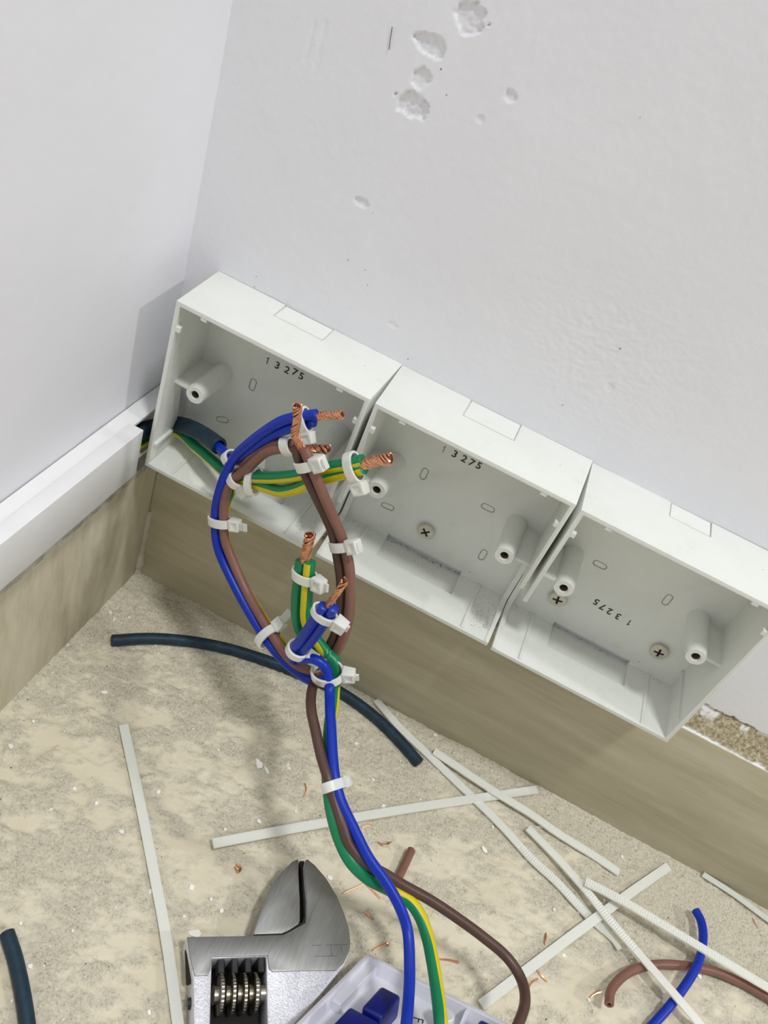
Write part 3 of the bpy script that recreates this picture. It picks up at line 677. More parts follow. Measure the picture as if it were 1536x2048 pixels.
# ---------------------------------------------------------------- fastened cable ties
def cable_tie(label, c, along, head, ru, rv, tail=3.0, hs=1.0):
    c = Vector(c); a = (Vector(along)-c).normalized(); u = Vector(head)-c; u = (u-a*u.dot(a)).normalized(); w = a.cross(u)
    t = thing('cable_tie', c, label, 'cable tie', 'fastened white cable ties on the wires')
    vs_, fs = [], []; n = 36; wd = 4.1; th = 0.95
    for k in range(n):
        an = 2*math.pi*k/n; ca, sa = math.cos(an), math.sin(an)
        pin = c+u*(ru*ca)+w*(rv*sa); pout = c+u*((ru+th)*ca)+w*((rv+th)*sa)
        for p, h in ((pin, -wd/2), (pin, wd/2), (pout, wd/2-.15), (pout, -wd/2+.15)): vs_.append((p+a*h)[:])
    for k in range(n):
        b0 = k*4; b1 = ((k+1) % n)*4
        for i in range(4): fs.append((b0+i, b0+(i+1) % 4, b1+(i+1) % 4, b1+i))
    add('strap', vs_, [q[::-1] for q in fs], 'nylon', t)
    hc = c+u*(ru+th*0.4+2.5*hs)
    bm = obox_bm(hc, a, w, u, 6.0*hs, 4.8*hs, 5.0*hs)
    # slightly narrower outer end, pocket where the strap passes
    for v in bm.verts:
        if (v.co-hc).dot(u) > 0: v.co = v.co-w*((v.co-hc).dot(w)*0.18)-a*((v.co-hc).dot(a)*0.12)
    pk = obox_bm(hc+w*(2.4*hs)+u*(0.2*hs), a, w, u, 3.2*hs, 1.2*hs, 2.6*hs)
    pk2 = obox_bm(hc-w*(2.4*hs)+u*(0.2*hs), a, w, u, 3.2*hs, 1.2*hs, 2.6*hs)
    hb = carve(bm, [pk, pk2], 0.45, 2); add_bm('head', hb, 'nylon', t)
    if tail > 0:
        tc = hc+u*(2.5*hs+tail/2-0.3)+w*0.6; bm = obox_bm(tc, a, w, u, 3.6, 1.0, tail)
        for k in range(int(tail/1.1)): obox_bm(tc+u*(-tail/2+0.6+k*1.1)+w*0.6, a, w, u, 3.0, 0.5, 0.55, bm)
        add_bm('tail', bm, 'nylon', t)
    return t
cable_tie('cable tie at the start of the blue pair, just in front of the black cable', (57.4,-40.0,131.3), (63.7,-44.0,143.6), (59.9,-36.0,124.2), 4.0, 2.9, 0, 0.85)
cable_tie('cable tie binding the brown wires low in the leftmost box', (62.1,-42.0,124.3), (66.7,-44.5,136.7), (66.8,-44.0,123.6), 3.6, 3.4, 1.5, 0.95)
cable_tie('cable tie at the left end of the green-yellow pair', (70.0,-44.0,129.3), (78.9,-47.0,135.7), (69.6,-41.0,133.9), 5.4, 3.0, 0, 0.95)
cable_tie('cable tie with right-pointing head on the blue and brown wires, below the leftmost box', (60.9,-45.0,100.2), (65.0,-46.5,89.1), (68.7,-45.0,104.6), 4.9, 2.6, 4.0, 0.95)
cable_tie('cable tie behind the upright copper twist, at the end of the blue pair', (83.1,-47.6,171.6), (89.0,-48.0,176.7), (86.8,-49.0,169.6), 4.4, 2.6, 0, 0.95)
cable_tie('cable tie at the upper end of the brown curve, left of the upright copper twist', (80.3,-46.0,155.6), (84.9,-46.6,158.7), (81.7,-40.0,142.8), 3.8, 2.6, 0, 0.6)
cable_tie('cable tie just under the upright copper twist, large head to the right', (92.4,-58.3,161.0), (97.2,-58.8,156.0), (98.7,-61.0,167.7), 4.5, 2.7, 1.5, 1.05)
cable_tie('cable tie at the right-hand copper end of the green-yellow pair', (108.8,-52.0,165.6), (113.5,-53.0,170.8), (113.1,-54.0,160.5), 5.4, 3.2, 0.8, 1.05)
cable_tie('cable tie on the brown pair in front of the middle box', (116.6,-57.5,131.6), (120.3,-59.0,127.1), (121.7,-59.5,138.6), 4.6, 2.6, 0.8, 1.05)
cable_tie('cable tie around the thick green stub', (108.5,-64.5,114.1), (106.3,-63.5,121.4), (116.7,-68.0,123.4), 5.6, 3.2, 2.0, 1.05)
cable_tie('cable tie around the tip of the lower blue stub', (124.4,-84.0,120.1), (124.9,-85.0,126.0), (131.8,-86.0,128.1), 4.6, 2.6, 1.2, 1.05)
cable_tie('cable tie slanting across the blue and brown wires above the black offcut', (103.0,-64.5,70.5), (109.7,-68.5,69.8), (108.5,-62.5,79.7), 5.8, 4.2, 6.0, 0.95)
cable_tie('cable tie looped round the bottom of the lower blue stub', (119.6,-79.5,89.1), (121.2,-81.5,100.3), (124.8,-80.0,93.6), 4.0, 3.4, 1.6, 0.95)
cable_tie('cable tie at the knot where all the wires meet', (134.7,-77.0,82.3), (140.0,-74.0,65.2), (141.3,-76.0,89.1), 6.2, 5.2, 2.0, 1.05)
cable_tie('cable tie lowest on the hanging bundle, above the floor', (158.0,-116.1,71.5), (162.8,-120.2,69.0), (166.5,-112.5,66.0), 4.6, 3.2, 1.6, 0.8)

# ---------------------------------------------------------------- things lying on the floor
def offcut(name, label, pts, r, mat, cat, hollow=0.5, core=None):
    path = spline(pts, 1.3); t = thing(name, pts[0], label, cat)
    v, f, mi = tube(path, r, 16, None, 0, hollow); add('sheath' if mat == 'sheath' else 'insulation', v, f, mat, t)
    return t
offcut('cable_offcut', 'curved offcut of black sheathed cable half sunk in the dust by the back wall',
       [(27.1,-57.2,2.6), (41.6,-45.1,2.6), (59.2,-34.7,2.6), (76.4,-27.6,2.6), (97.7,-22.1,2.6), (117.5,-18.9,2.6), (141.0,-17.2,2.6), (163.6,-20.8,2.6), (180.7,-27.0,2.6), (194.2,-33.6,2.6)], 3.0, 'sheath', 'cable offcut', 0.0)
offcut('cable_offcut', 'black cable end at the lower left, lying on the smooth floor', [(74.4,-193.3,3.0), (82.4,-198.9,3.0), (91.5,-206.5,3.0), (99.1,-213.6,3.0), (105.8,-220.6,3.0)], 2.8, 'sheath', 'cable offcut', 0.0)
offcut('wire_offcut', 'short straight brown offcut behind the hanging wires', [(206.0,-79.8,2.4), (205.4,-87.9,2.4), (204.7,-96.0,2.4)], 2.0, 'brown', 'wire offcut', 0.4)
offcut('wire_offcut', 'curved brown wire offcut with hollow end at the lower right', [(308.4,-103.8,9.0), (308.8,-97.8,8.0), (312.9,-89.4,6.0), (319.7,-80.8,4.5), (331.5,-71.4,3.6), (344.8,-64.7,3.0), (358.3,-59.9,3.0), (371.8,-57.8,3.0), (388.6,-57.8,3.0), (404.9,-60.2,3.0)], 2.1, 'brown', 'wire offcut', 0.45)
offcut('wire_offcut', 'curved blue wire offcut crossing over the brown one', [(348.0,-35.4,6.0), (350.6,-39.2,6.5), (351.9,-45.4,7.0), (351.2,-55.9,7.6), (348.3,-66.3,8.0), (342.8,-79.3,6.5), (337.5,-89.6,5.0), (332.3,-98.6,3.5), (326.2,-109.3,2.6)], 2.1, 'blue', 'wire offcut', 0.0)

def strap(label, pts, w=4.3, th=1.0, teeth=None, up=(0, 0, 1), taper=False):
    """flat nylon strap clipped from a tie; teeth = (start,end) fraction that shows ridges"""
    path = spline(pts, 0.6); fr = frames(path, Vector(up)); vs_, fs = [], []; L = len(path)
    for i, (p, (t, u, s)) in enumerate(zip(path, fr)):
        q = i/(L-1); rid = 0.0
        if teeth and teeth[0] <= q <= teeth[1]: rid = 0.35 if (i % 2) else 0.0
        ww = w*(1-0.45*max(0, (q-0.93)/0.07)) if taper else w
        e = ww/2
        for a, h in ((-e, -th/2), (e, -th/2), (e, th/2), (e*.72, th/2+(0 if not rid else -rid)), (-e*.72, th/2+(0 if not rid else -rid)), (-e, th/2)):
            vs_.append((p+s*a+u*h)[:])
    n = 6
    for i in range(L-1):
        for k in range(n): fs.append((i*n+k, i*n+(k+1) % n, (i+1)*n+(k+1) % n, (i+1)*n+k))
    fs.append(tuple(range(n-1, -1, -1))); fs.append(tuple((L-1)*n+k for k in range(n)))
    o = add('tie_strap', vs_, fs, 'nylon', None, smooth=30, origin=pts[0])
    return tag(o, label, 'cable tie strap', 'clipped tie straps on the floor')
strap('long clipped tie strap lying left of the wrench', [(59.0,-94.5,1.4), (82.6,-118.9,1.4), (105.0,-142.7,1.4), (127.5,-167.2,1.6), (147.0,-190.6,1.6), (152.4,-197.3,1.6)], 4.2)
strap('clipped tie strap passing crosswise under the hanging bundle', [(124.1,-125.1,4.5), (147.2,-103.7,2.6), (173.7,-80.5,1.8), (207.1,-52.6,1.8), (239.1,-26.8,2.2), (257.4,-12.2,2.6)], 4.3, teeth=(0.8, 1))
strap('longest clipped tie strap, starting at the end of the black offcut', [(160.2,-9.8,2.0), (178.1,-18.8,1.8), (198.4,-25.7,1.5), (221.2,-34.0,1.5), (243.3,-42.2,1.5), (263.0,-51.4,1.5), (278.2,-56.6,1.5), (295.3,-64.3,1.5), (308.8,-68.8,1.6), (313.4,-72.9,2.2)], 4.3, teeth=(0.62, 0.95), taper=True)
strap('clipped tie strap parallel to the skirting, nearest the back wall of the crossing pair', [(199.1,-22.5,3.0), (221.0,-25.8,3.4), (239.7,-28.0,3.6), (256.4,-28.9,3.2), (272.8,-31.0,2.6), (291.9,-31.9,1.8), (308.3,-33.6,1.4)], 4.3)
strap('clipped tie strap running over the blue and brown offcuts', [(257.3,-37.0,2.6), (275.1,-45.4,3.4), (292.1,-55.4,5.0), (303.9,-63.5,6.0), (320.6,-73.7,7.4), (338.1,-84.4,9.2), (350.1,-89.8,8.0), (360.2,-93.6,6.0)], 4.2, teeth=(0.3, 0.6))
strap('toothed tie strap lying over the blue offcut to the right edge', [(289.7,-52.1,7.0), (308.5,-52.9,8.5), (326.7,-54.6,9.5), (348.9,-56.6,10.6), (372.1,-56.9,9.4), (384.9,-56.9,8.6), (405.7,-55.7,6.0)], 4.4, teeth=(0, 0.75))
strap('clipped tie strap crossing beneath two others, pointing to the socket plate', [(334.3,-15.4,1.6), (316.2,-40.5,2.2), (301.3,-62.0,3.6), (288.7,-80.1,2.4), (275.3,-99.8,1.6), (262.7,-118.5,1.4), (256.2,-128.0,1.4)], 4.4)
strap('tie strap on its edge against the skirting at the right edge', [(352.8,-10.3,3.2), (371.3,-12.4,3.2), (389.5,-16.2,3.2), (407.2,-18.4,3.2)], 2.6, 1.2, None, (0.25, -1, 0.55))

# ---------------------------------------------------------------- adjustable wrench
WZ = 13.0
wr = thing('adjustable_wrench', (185.0,-140.3,0.0), 'steel adjustable wrench lying on the floor, jaws nearly closed', 'wrench')
def flat(pts): return [(p[0], p[1]) for p in pts]
body = flat([(134.3,-167.0,13.0), (157.3,-154.3,13.0), (167.7,-148.3,13.0), (169.6,-145.7,13.0), (172.7,-141.4,13.0), (173.4,-140.0,13.0), (174.1,-139.5,13.0), (173.7,-138.1,13.0), (170.3,-131.2,13.0), (166.1,-123.9,13.0), (163.5,-119.2,13.0), (162.7,-115.4,13.0), (163.6,-114.9,13.0), (167.4,-115.5,13.0), (174.2,-118.1,13.0), (181.6,-123.0,13.0), (187.4,-128.1,13.0), (191.6,-133.0,13.0), (194.2,-137.6,13.0), (195.3,-141.4,13.0), (195.3,-146.7,13.0), (193.5,-152.2,13.0), (190.5,-161.5,13.0), (185.7,-174.7,13.0), (183.9,-181.8,13.0), (183.1,-192.8,13.0), (189.0,-215.7,13.0), (198.7,-239.2,13.0), (213.1,-268.2,13.0), (218.4,-282.2,13.0), (216.3,-286.7,13.0), (210.5,-285.2,13.0), (201.4,-272.9,13.0), (184.5,-245.3,13.0), (171.6,-223.6,13.0), (162.9,-209.1,13.0), (152.2,-191.8,13.0), (144.6,-179.2,13.0), (142.3,-176.4,13.0), (137.6,-170.8,13.0)])
window = flat([(146.9,-169.2,13.0), (165.4,-158.6,13.0), (178.3,-182.8,13.0), (159.5,-192.8,13.0)])
bm = prism_bm(body, 'z', 0.4, 12.6)
bc = carve(bm, [prism_bm(window, 'z', -2, 16)], 0.5, 2)
add_bm('body', bc, 'satin', wr)
face = flat([(134.5,-167.1,13.0), (157.3,-154.4,13.0), (167.7,-148.4,13.0), (169.7,-145.8,13.0), (172.7,-141.5,13.0), (173.7,-140.1,13.0), (174.3,-139.4,13.0), (173.9,-138.0,13.0), (170.4,-131.1,13.0), (166.3,-123.8,13.0), (163.9,-119.5,13.0), (163.0,-115.5,13.0), (163.7,-115.1,13.0), (167.3,-115.8,13.0), (174.1,-118.5,13.0), (181.5,-123.3,13.0), (187.3,-128.4,13.0), (191.4,-133.1,13.0), (194.0,-137.7,13.0), (194.9,-140.9,13.0), (194.4,-146.3,13.0), (192.7,-150.4,13.0), (179.7,-157.3,13.0), (170.1,-162.7,13.0), (168.4,-162.4,13.0), (165.6,-158.3,13.0), (146.7,-168.9,13.0), (148.5,-173.2,13.0), (148.6,-175.3,13.0), (144.2,-177.8,13.0), (139.4,-173.0,13.0)])
bm = prism_bm(face, 'z', 12.3, 13.2); bevel_bm(bm, 0.25, 2); hd = add_bm('ground_face', bm, 'ground', wr); hd['label'] = 'flat brushed steel head face'
jaw = flat([(157.1,-153.9,13.0), (167.1,-148.1,13.0), (169.3,-145.4,13.0), (171.6,-141.5,13.0), (171.6,-140.1,13.0), (168.0,-132.5,13.0), (165.0,-127.0,13.0), (162.5,-122.3,13.0), (160.5,-117.7,13.0), (159.6,-117.2,13.0), (158.1,-119.3,13.0), (156.6,-123.7,13.0), (155.5,-128.2,13.0), (154.8,-134.6,13.0), (155.0,-141.0,13.0), (155.7,-147.4,13.0), (156.5,-151.9,13.0)])
bm = prism_bm(jaw, 'z', 0.8, 13.1); bevel_bm(bm, 0.35, 2); add_bm('movable_jaw', bm, 'ground', wr)
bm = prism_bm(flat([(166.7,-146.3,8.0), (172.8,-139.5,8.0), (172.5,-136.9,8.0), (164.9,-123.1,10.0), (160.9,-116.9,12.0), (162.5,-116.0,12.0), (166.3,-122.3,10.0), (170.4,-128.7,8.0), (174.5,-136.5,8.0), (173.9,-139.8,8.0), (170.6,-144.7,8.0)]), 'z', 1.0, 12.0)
add_bm('jaw_gap_shade', bm, 'hole', wr)  # dark filler plate added between the jaws, its colour stands in for shade
# worm: thread discs on an axle in the window
ax0 = Vector((153.7,-178.5,8.0)); ax1 = Vector((171.9,-168.4,8.0)); ad = (ax1-ax0).normalized(); au = Vector((0, 0, 1)); aw = ad.cross(au)
LW = (ax1-ax0).length
v, f, _ = tube([ax0.lerp(ax1, k/10) for k in range(11)], 3.4, 20); wm = add('worm', v, f, 'worm', wr); wm['label'] = 'knurled steel worm screw'
for k in range(4):
    c0 = LW*(0.14+0.21*k); bm = bmesh.new(); n = 72; rings = []
    for dx, r_, kn in ((-1.5, 3.3, 0), (-1.25, 6.6, 0), (-0.9, 7.1, 1), (0.1, 7.1, 1), (0.4, 6.7, 0), (1.2, 5.6, 0), (1.6, 3.3, 0)):
        ring = []
        for q in range(n):
            an = 2*math.pi*q/n; rr = r_+(0.22 if (kn and q % 2) else 0); ring.append(bm.verts.new(ax0+ad*(c0+dx)+au*(rr*math.cos(an))+aw*(rr*math.sin(an))))
        rings.append(ring)
    for a, b_ in zip(rings, rings[1:]):
        for q in range(n): bm.faces.new((a[q], a[(q+1) % n], b_[(q+1) % n], b_[q]))
    bmesh.ops.recalc_face_normals(bm, faces=bm.faces); add_bm('thread', bm, 'worm', wm)
# rack of the jaw above the worm, dark bed below, pin in the side
p0 = (147.7,-169.2,9.0); p1 = (166.6,-158.5,9.0); d_ = (Vector(p1)-Vector(p0)).normalized(); n_ = Vector((d_.y, -d_.x, 0))
for k in range(4):
    c = Vector(p0)+d_*(3.2+5.2*k)+n_*2.0; bm = obox_bm((c.x, c.y, 8.6), d_, n_, (0, 0, 1), 2.6, 5.5, 6.0); bevel_bm(bm, 0.4, 1); add_bm('rack_tooth', bm, 'dark_steel', wr)
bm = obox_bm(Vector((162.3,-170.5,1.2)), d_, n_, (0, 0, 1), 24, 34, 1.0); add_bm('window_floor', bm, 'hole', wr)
pc = Vector((145.3,-183.5,6.0)); e0 = Vector((142.3,-176.4,13.0)); e1 = Vector((148.0,-185.1,13.0)); sd = (e1-e0).normalized(); out = Vector((sd.y, -sd.x, 0))
if out.x > 0: out = -out
mid = e0.lerp(e1, 0.9); bm = bmesh.new(); bmesh.ops.create_cone(bm, cap_ends=True, segments=20, radius1=2.2, radius2=1.8, depth=1.2, matrix=Matrix.Translation(Vector((mid.x, mid.y, 6.0))+out*0.4) @ out.to_track_quat('Z', 'Y').to_matrix().to_4x4())
add_bm('pivot_pin', bm, 'dark_steel', wr)
mid = Vector((136.4,-169.4,13.0)).lerp(Vector((142.3,-176.4,13.0)), 0.62)
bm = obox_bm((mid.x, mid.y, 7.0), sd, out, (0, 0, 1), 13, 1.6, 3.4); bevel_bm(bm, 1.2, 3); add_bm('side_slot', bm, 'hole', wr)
# stamped mark on the head
bm = bmesh.new()
for a, b_ in (((180.2,-146.3,13.2), (183.5,-144.6,13.2)), ((185.1,-143.6,13.2), (193.1,-139.1,13.2)), ((182.7,-149.7,13.2), (190.9,-145.2,13.2)), ((187.0,-142.6,13.2), (188.9,-146.3,13.2)), ((191.0,-141.1,13.2), (192.3,-143.1,13.2))):
    a = Vector(a); b_ = Vector(b_); dd = (b_-a).normalized(); obox_bm((a+b_)/2, dd, dd.cross(Vector((0, 0, 1))), (0, 0, 1), (b_-a).length, 0.22, 0.06, bm)
add_bm('stamped_mark', bm, 'stamp', wr)

# ---------------------------------------------------------------- socket plate seen from behind
pc = Vector((202.7, -135.4, 8.0)); el = Vector((-18.1, -44.6, 18.0)).normalized(); er = Vector((53.8, -12.0, 28.0)); er = (er-el*er.dot(el)).normalized(); en = el.cross(er)
if en.z < 0: en = -en
sp = thing('socket_plate', pc, 'white plastic socket plate lying face down, blue terminals showing, at the bottom edge', 'socket plate')
def PL(a, b_, c_): return (pc+el*a+er*b_+en*c_)
def pbox(a0, a1, b0, b1, c0, c1, bm=None):
    bm = bm or bmesh.new(); hexa(bm, [PL(a0, b0, c0), PL(a1, b0, c0), PL(a1, b1, c0), PL(a0, b1, c0), PL(a0, b0, c1), PL(a1, b0, c1), PL(a1, b1, c1), PL(a0, b1, c1)])
    bmesh.ops.recalc_face_normals(bm, faces=bm.faces); return bm
bm = pbox(0, 86, 0, 86, -8.5, 0); sh = carve(bm, [pbox(2.2, 83.8, 2.2, 83.8, -6.3, 5)], 0.4, 2); add_bm('shell', sh, 'plate', sp)
bm = pbox(2.0, 30, 2.0, 6.2, -6.4, -2.2); bevel_bm(bm, 0.3, 1); add_bm('inner_step', bm, 'plate', sp)
for (a0, a1, b0, b1, h) in ((17, 32, 16, 25, 3.2), (33.5, 46, 12, 25, 2.6), (7.5, 17, 54, 68, 2.6)):
    bm = pbox(a0, a1, b0, b1, -6.4, h); bevel_bm(bm, 1.4, 3); o = add_bm('terminal_block', bm, 'terminal', sp); o['label'] = 'dark blue plastic terminal block'
bm = bmesh.new(); n = 24; rings = []
for r_, h in ((3.6, -6.4), (3.6, 1.0), (3.2, 1.4), (0.01, 1.5)): rings.append([bm.verts.new(PL(13, 42, h)+el*(r_*math.cos(2*math.pi*k/n))+er*(r_*math.sin(2*math.pi*k/n))) for k in range(n)])
for a, b_ in zip(rings, rings[1:]):
    for k in range(n): bm.faces.new((a[k], a[(k+1) % n], b_[(k+1) % n], b_[k]))
bmesh.ops.recalc_face_normals(bm, faces=bm.faces); add_bm('screw_post', bm, 'plate', sp)
bm = bmesh.new(); hexa(bm, [PL(2, 46.5, -6.3), PL(12, 46.5, -6.3), PL(12, 47.6, -6.3), PL(2, 47.6, -6.3), PL(2, 46.5, -0.4), PL(4, 46.5, -0.4), PL(4, 47.6, -0.4), PL(2, 47.6, -0.4)])
bmesh.ops.recalc_face_normals(bm, faces=bm.faces); add_bm('fin', bm, 'plate', sp)
# the letter printed on its inside
cu = bpy.data.curves.new('t', 'FONT'); cu.body = 'F'; cu.size = 6.0; cu.align_x = 'CENTER'; cu.align_y = 'CENTER'
o = bpy.data.objects.new('t', cu); col.objects.link(o); dg = bpy.context.evaluated_depsgraph_get(); dg.update(); me = bpy.data.meshes.new_from_object(o.evaluated_get(dg))
vv = [(PL(13.3, 31.5, -6.2)+er*(v.co.x*0.3+v.co.y*0.95)*1.0+el*(v.co.x*0.95-v.co.y*0.3)) for v in me.vertices]
add('printed_letter', [v[:] for v in vv], [list(p.vertices) for p in me.polygons], 'ink', sp, smooth=0)
bpy.data.objects.remove(o); bpy.data.curves.remove(cu); bpy.data.meshes.remove(me)

# ---------------------------------------------------------------- debris: copper snips, paint flakes, grit
def snip(label, pts, r=0.24, n=2, seed=0):
    rn = random.Random(seed); vs_, fs = [], []
    for k in range(n):
        j = Vector((rn.uniform(-.5, .5), rn.uniform(-.5, .5), 0.2*k)) if k else Vector((0, 0, 0))
        q = [Vector(p)+j*(1 if i else 0.3)+Vector((0, 0, floor_h(p[0], p[1]))) for i, p in enumerate(pts)]
        v, f, _ = tube(spline(q, 0.7), r, 6); b0 = len(vs_); vs_ += v; fs += [tuple(b0+i for i in g) for g in f]
    o = add('copper_snip', vs_, fs, 'copper', None, smooth=50, origin=pts[0])
    return tag(o, label, 'copper snip', 'copper strand snips on the floor')
gen = 'tiny loose snip of bare copper strand on the dusty floor'
snip('curled tuft of copper strand snips left of the wrench jaws', [(137.3,-127.6,0.6), (139.4,-129.0,1.2), (139.7,-126.6,0.8), (137.6,-126.3,0.5)], .26, 4, 1)
snip('three-strand copper snip above the short brown offcut', [(190.9,-83.6,0.4), (193.7,-83.9,0.9), (195.5,-80.3,0.4)], .24, 3, 2)
snip('small copper snip on the crosswise strap side of the blue wire', [(180.8,-80.9,0.4), (182.6,-78.9,0.6), (184.4,-77.1,0.4)], .22, 2, 3)
snip('bent copper strand snip beside the lower green wire', [(184.9,-113.5,0.4), (187.6,-109.9,0.6), (191.5,-105.1,0.6)], .24, 3, 4)
snip('thin copper snip slanting down behind the green wire', [(193.0,-105.0,0.4), (197.1,-106.3,0.5), (200.6,-107.6,0.4)], .22, 2, 5)
snip('short copper snip between the wrench jaw and the blue wire', [(196.5,-116.3,0.4), (198.8,-117.2,0.5), (200.7,-117.6,0.4)], .26, 2, 6)
snip('copper snip beside the corner of the socket plate', [(205.5,-129.8,0.4), (208.0,-126.2,0.9), (210.6,-123.7,1.2), (210.9,-124.2,0.4)], .26, 3, 7)
snip('straight copper snip right of the green and yellow wire', [(234.2,-118.6,0.4), (238.3,-117.1,0.5), (242.4,-116.1,0.4)], .22, 2, 8)
snip('stubby upright copper snip below the longest strap', [(278.0,-83.3,0.4), (278.2,-85.9,0.5), (278.4,-88.0,0.4)], .34, 3, 9)
snip('pair of copper snips right of the bend in the dark brown wire', [(275.3,-110.4,0.4), (275.9,-107.5,0.9), (278.1,-104.6,0.5)], .28, 3, 10)
snip('copper snip just above the snips by the brown bend', [(277.0,-100.8,0.6), (279.5,-102.4,0.8), (282.1,-103.4,0.4)], .28, 3, 11)
snip('single copper snip left of the lowest cable tie', [(147.3,-74.9,0.4), (149.1,-77.6,0.5), (149.6,-80.5,0.4)], .26, 2, 12)
snip('copper snip beside the hollow end of the brown offcut', [(303.4,-100.0,0.4), (305.6,-97.4,0.6), (307.7,-95.8,0.4)], .26, 3, 13)
snip('tiny copper snip near the right edge below the skirting', [(382.9,-18.5,0.4), (384.2,-20.7,0.5), (385.4,-21.4,0.4)], .22, 1, 14)

def flake(p, w, h, ang, label, seed):
    rn = random.Random(seed); n = rn.randint(5, 7); z = floor_h(p[0], p[1])+0.15; ti = rn.uniform(-.25, .25); tj = rn.uniform(-.25, .25); th = 0.35
    vs_ = []; ca, sa = math.cos(ang), math.sin(ang)
    for lay in (0, 1):
        for k in range(n):
            rn2 = random.Random(seed*31+k); a = 2*math.pi*k/n+rn2.uniform(-.25, .25); rr = rn2.uniform(.75, 1.1)
            x = w/2*rr*math.cos(a); y = h/2*rr*math.sin(a)
            vs_.append((p[0]+x*ca-y*sa, p[1]+x*sa+y*ca, z+x*ti+y*tj+lay*th))
    fs = [tuple(range(n-1, -1, -1)), tuple(range(n, 2*n))]+[(k, (k+1) % n, n+(k+1) % n, n+k) for k in range(n)]
    o = add('paint_flake', vs_, fs, 'flake', None, smooth=0, origin=(p[0], p[1], z))
    return tag(o, label, 'paint flake', 'white paint flakes on the floor')
gl = 'small white paint flake lying on the dusty floor'
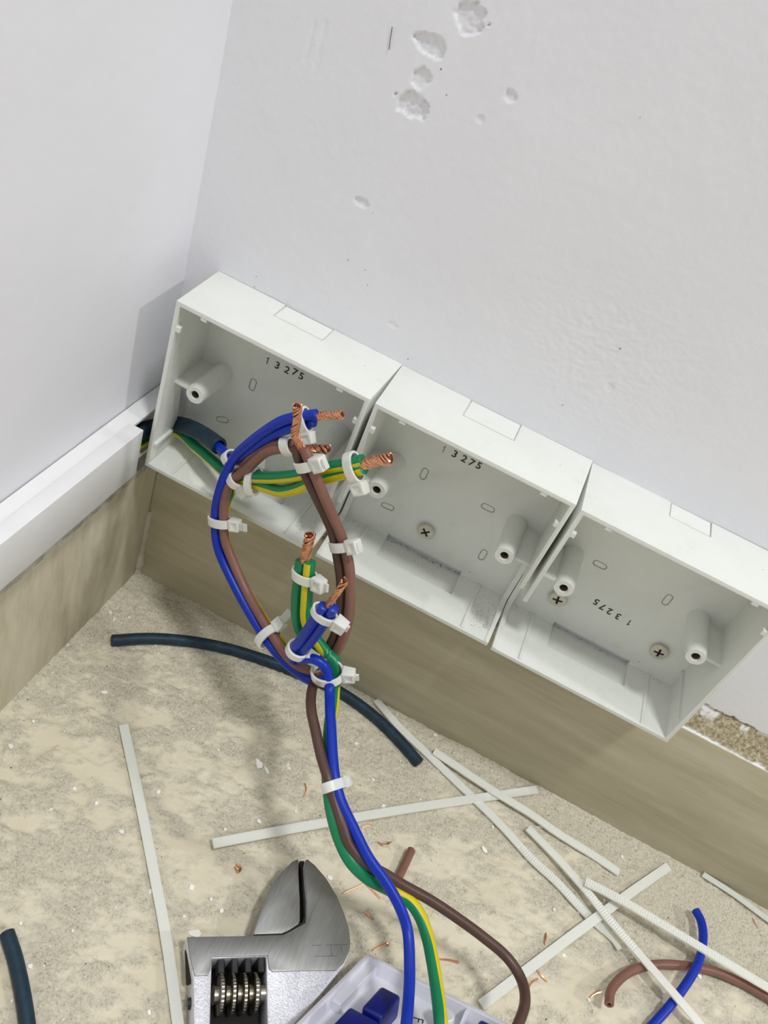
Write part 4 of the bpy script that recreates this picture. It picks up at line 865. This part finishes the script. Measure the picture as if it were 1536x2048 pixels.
FL = [((123.5,-77.6,0.0), 3.4, 7.0, 1.0, 'large oblong white paint flake on the dust above the wrench'), ((127.9,-78.3,0.0), 1.3, 5.0, 1.1, 'thin curved paint flake beside the large oblong one'),
 ((136.1,-159.2,0.0), 6.6, 3.6, .45, 'large white paint flake touching the left end of the wrench head'), ((41.3,-83.7,0.0), 3.4, 2.0, .5, "small white flake on the dust left of the first long strap's top end"), ((15.3,-41.3,0.0), 3.8, 1.8, -1.0, 'white paint flake on the heap in the wall corner'), ((19.4,-43.7,0.0), 2.4, 1.2, -1.2, 'thin sliver flake just below the corner flake'),
 ((161.0,-39.5,0.0), 2.6, 2.0, .3, 'small white flake left of the end of the black offcut'), ((196.8,-11.0,0.0), 2.6, 2.0, .2, 'small white flake between the skirting and the longest strap'), ((137.1,-71.3,0.0), 2.4, 2.2, .2, 'small white flake left of the hanging wires, above the crosswise strap'), ((176.4,-54.2,0.0), 1.8, 1.6, 0, 'tiny white flake right of the lowest cable tie'), ((186.2,-64.5,0.0), 2.2, 2.6, .5, 'small white flake just above the middle of the crosswise strap'), ((149.6,-89.8,0.0), 2.2, 2.0, .1, 'small white flake above the crosswise strap, left of the green wire'),
 ((239.6,-59.1,0.0), 2.0, 4.2, .9, 'crescent-shaped white flake between the straps near the skirting'), ((264.3,-30.8,0.0), 5.0, 1.8, .7, 'oblong white flake near the skirting beside a strap end'), ((176.5,-110.1,0.0), 3.4, 2.8, .1, 'white flake beside the tip of the fixed wrench jaw'),
 ((24.9,-129.2,0.0), 2.2, 3.2, .8, 'small upright white flake at the left edge of the floor'), ((90.8,-114.4,0.0), 2.0, 2.4, .6, 'small white flake close right of the long left strap, near its top'), ((136.7,-103.2,0.0), 2.8, 2.4, .2, 'small white flake above the left half of the crosswise strap'), ((87.5,-137.7,0.0), 2.8, 1.8, -.2, 'small flat flake left of the middle of the long left strap'), ((24.8,-114.0,0.0), 1.6, 1.6, 0, 'tiny white flake below the left skirting tile'), ((59.4,-131.7,0.0), 2.0, 1.6, 0, 'small flake on the gritty band left of the long strap'), ((71.1,-132.5,0.0), 1.6, 2.0, .4, 'small flake between the gritty band and the long left strap'),
 ((125.4,-143.8,0.0), 2.6, 2.4, .2, 'small white flake right of the long strap, above the wrench head'), ((76.0,-187.2,0.0), 1.4, 2.0, .2, 'tiny flake just above the lower left black cable end'), ((94.2,-180.5,0.0), 1.2, 1.8, .8, 'tiny flake on smooth floor right of the lower left cable end'), ((88.4,-198.0,0.0), 2.0, 2.0, .5, 'small flake touching the right side of the lower left cable'), ((135.4,-191.5,0.0), 2.2, 1.2, -.6, 'small flake near the bottom edge left of the long strap'), ((111.6,-153.4,0.0), 1.8, 2.4, .4, 'small flake half under the left edge of the long strap'), ((128.8,-155.2,0.0), 1.4, 1.4, .4, 'tiny flake between the long strap and the wrench'),
 ((288.1,-88.5,0.0), 2.0, 2.2, .4, 'small flake between the dark brown wire and the crossing straps'), ((354.8,-64.0,0.0), 2.6, 2.0, .3, 'small flake beside the blue and brown offcut crossing'), ((309.2,-23.4,0.0), 1.6, 2.4, .6, 'small flake near the skirting beyond the strap ends'), ((303.1,-101.6,0.0), 2.2, 1.6, 0, 'small flake beside the copper snip near the hollow brown end'), ((279.6,-69.8,0.0), 1.6, 1.8, 0, 'tiny flake left of the crossing of the straps'), ((303.3,-51.9,0.0), 1.6, 2.2, .3, 'small flake between two crossing straps at the lower right'),
 ((141.2,-146.4,0.0), 1.8, 2.2, .2, 'small flake above the wrench body, left of its jaws'), ((134.9,-144.5,0.0), 1.4, 2.2, .3, 'thin flake above the wrench body, nearer the long strap'), ((24.7,-38.1,0.0), 1.6, 1.4, 0, 'tiny flake in the corner heap, right of the corner flake'), ((11.1,-70.9,0.0), 1.6, 1.2, 0, 'tiny flake beside the left skirting tile'), ((103.0,-81.0,0.0), 1.2, 1.2, .3, 'tiny flake in the wire shadow left of centre'), ((134.8,-54.0,0.0), 1.3, 1.3, .3, 'tiny flake left of the hanging brown wire'), ((201.7,-51.3,0.0), 1.4, 1.1, .3, 'tiny flake touching the right half of the crosswise strap'), ((125.3,-114.6,0.0), 1.3, 1.6, .9, 'tiny flake above the left end of the crosswise strap'), ((188.6,-114.8,0.0), 1.2, 1.2, .3, 'tiny flake between the wrench tip and the hanging blue wire')]
for i, (p, w, h, an, lb) in enumerate(FL): flake(p, w, h, an, lb, 100+i)

# loose crumbs of mortar and dust, uncountable
rn = np.random.RandomState(8); NG = 9000
gx = rn.rand(NG)*400+11; gy = -10-rn.rand(NG)**1.15*235
hh, gg = floor_fields(gx.reshape(1, -1), gy.reshape(1, -1)); hh = hh[0]; gg = gg[0]
keep = rn.rand(NG) < (0.10+0.9*gg); gx, gy, hh = gx[keep], gy[keep], hh[keep]
TV = np.array([(1, 0, -.4), (-.5, .87, -.4), (-.5, -.87, -.4), (.4, .5, .5), (-.6, .1, .6), (.3, -.6, .45)]); TF = np.array([(0, 1, 3), (1, 4, 3), (1, 2, 4), (2, 5, 4), (2, 0, 5), (0, 3, 5), (3, 4, 5)])
def crumbs(name, sel, smin, smax, mat, label):
    k = len(sel); s = smin+(smax-smin)*rn.rand(k)**3; a = rn.rand(k)*6.283; ca, sa = np.cos(a), np.sin(a)
    sc = s[:, None]*np.array([1, 1, .8])[None, :]*(0.7+0.6*rn.rand(k, 3))
    P = TV[None]*sc[:, None, :]; x = P[..., 0]*ca[:, None]-P[..., 1]*sa[:, None]; y = P[..., 0]*sa[:, None]+P[..., 1]*ca[:, None]
    P = np.stack([x+gx[sel][:, None], y+gy[sel][:, None], P[..., 2]+hh[sel][:, None]+s[:, None]*.25], -1).reshape(-1, 3)
    Fc = (TF[None]+(np.arange(k)*6)[:, None, None]).reshape(-1, 3)
    o = add(name, [tuple(p) for p in P], [tuple(q) for q in Fc], mat, None, smooth=0)
    tag(o, label, 'debris', None, 'stuff')
ids = np.arange(len(gx)); sp_ = rn.rand(len(gx))
crumbs('mortar_crumbs', ids[sp_ < .93], 0.12, 0.75, 'grit_light', 'pale mortar crumbs and dust grains scattered over the floor')
crumbs('white_chips', ids[(sp_ > .05) & (sp_ < .12)], 0.2, 0.8, 'flake', 'fine white chips of paint dusted over the floor')
crumbs('dark_crumbs', ids[sp_ >= .93], 0.12, 0.4, 'grit_dark', 'dark grains of dirt scattered over the floor')
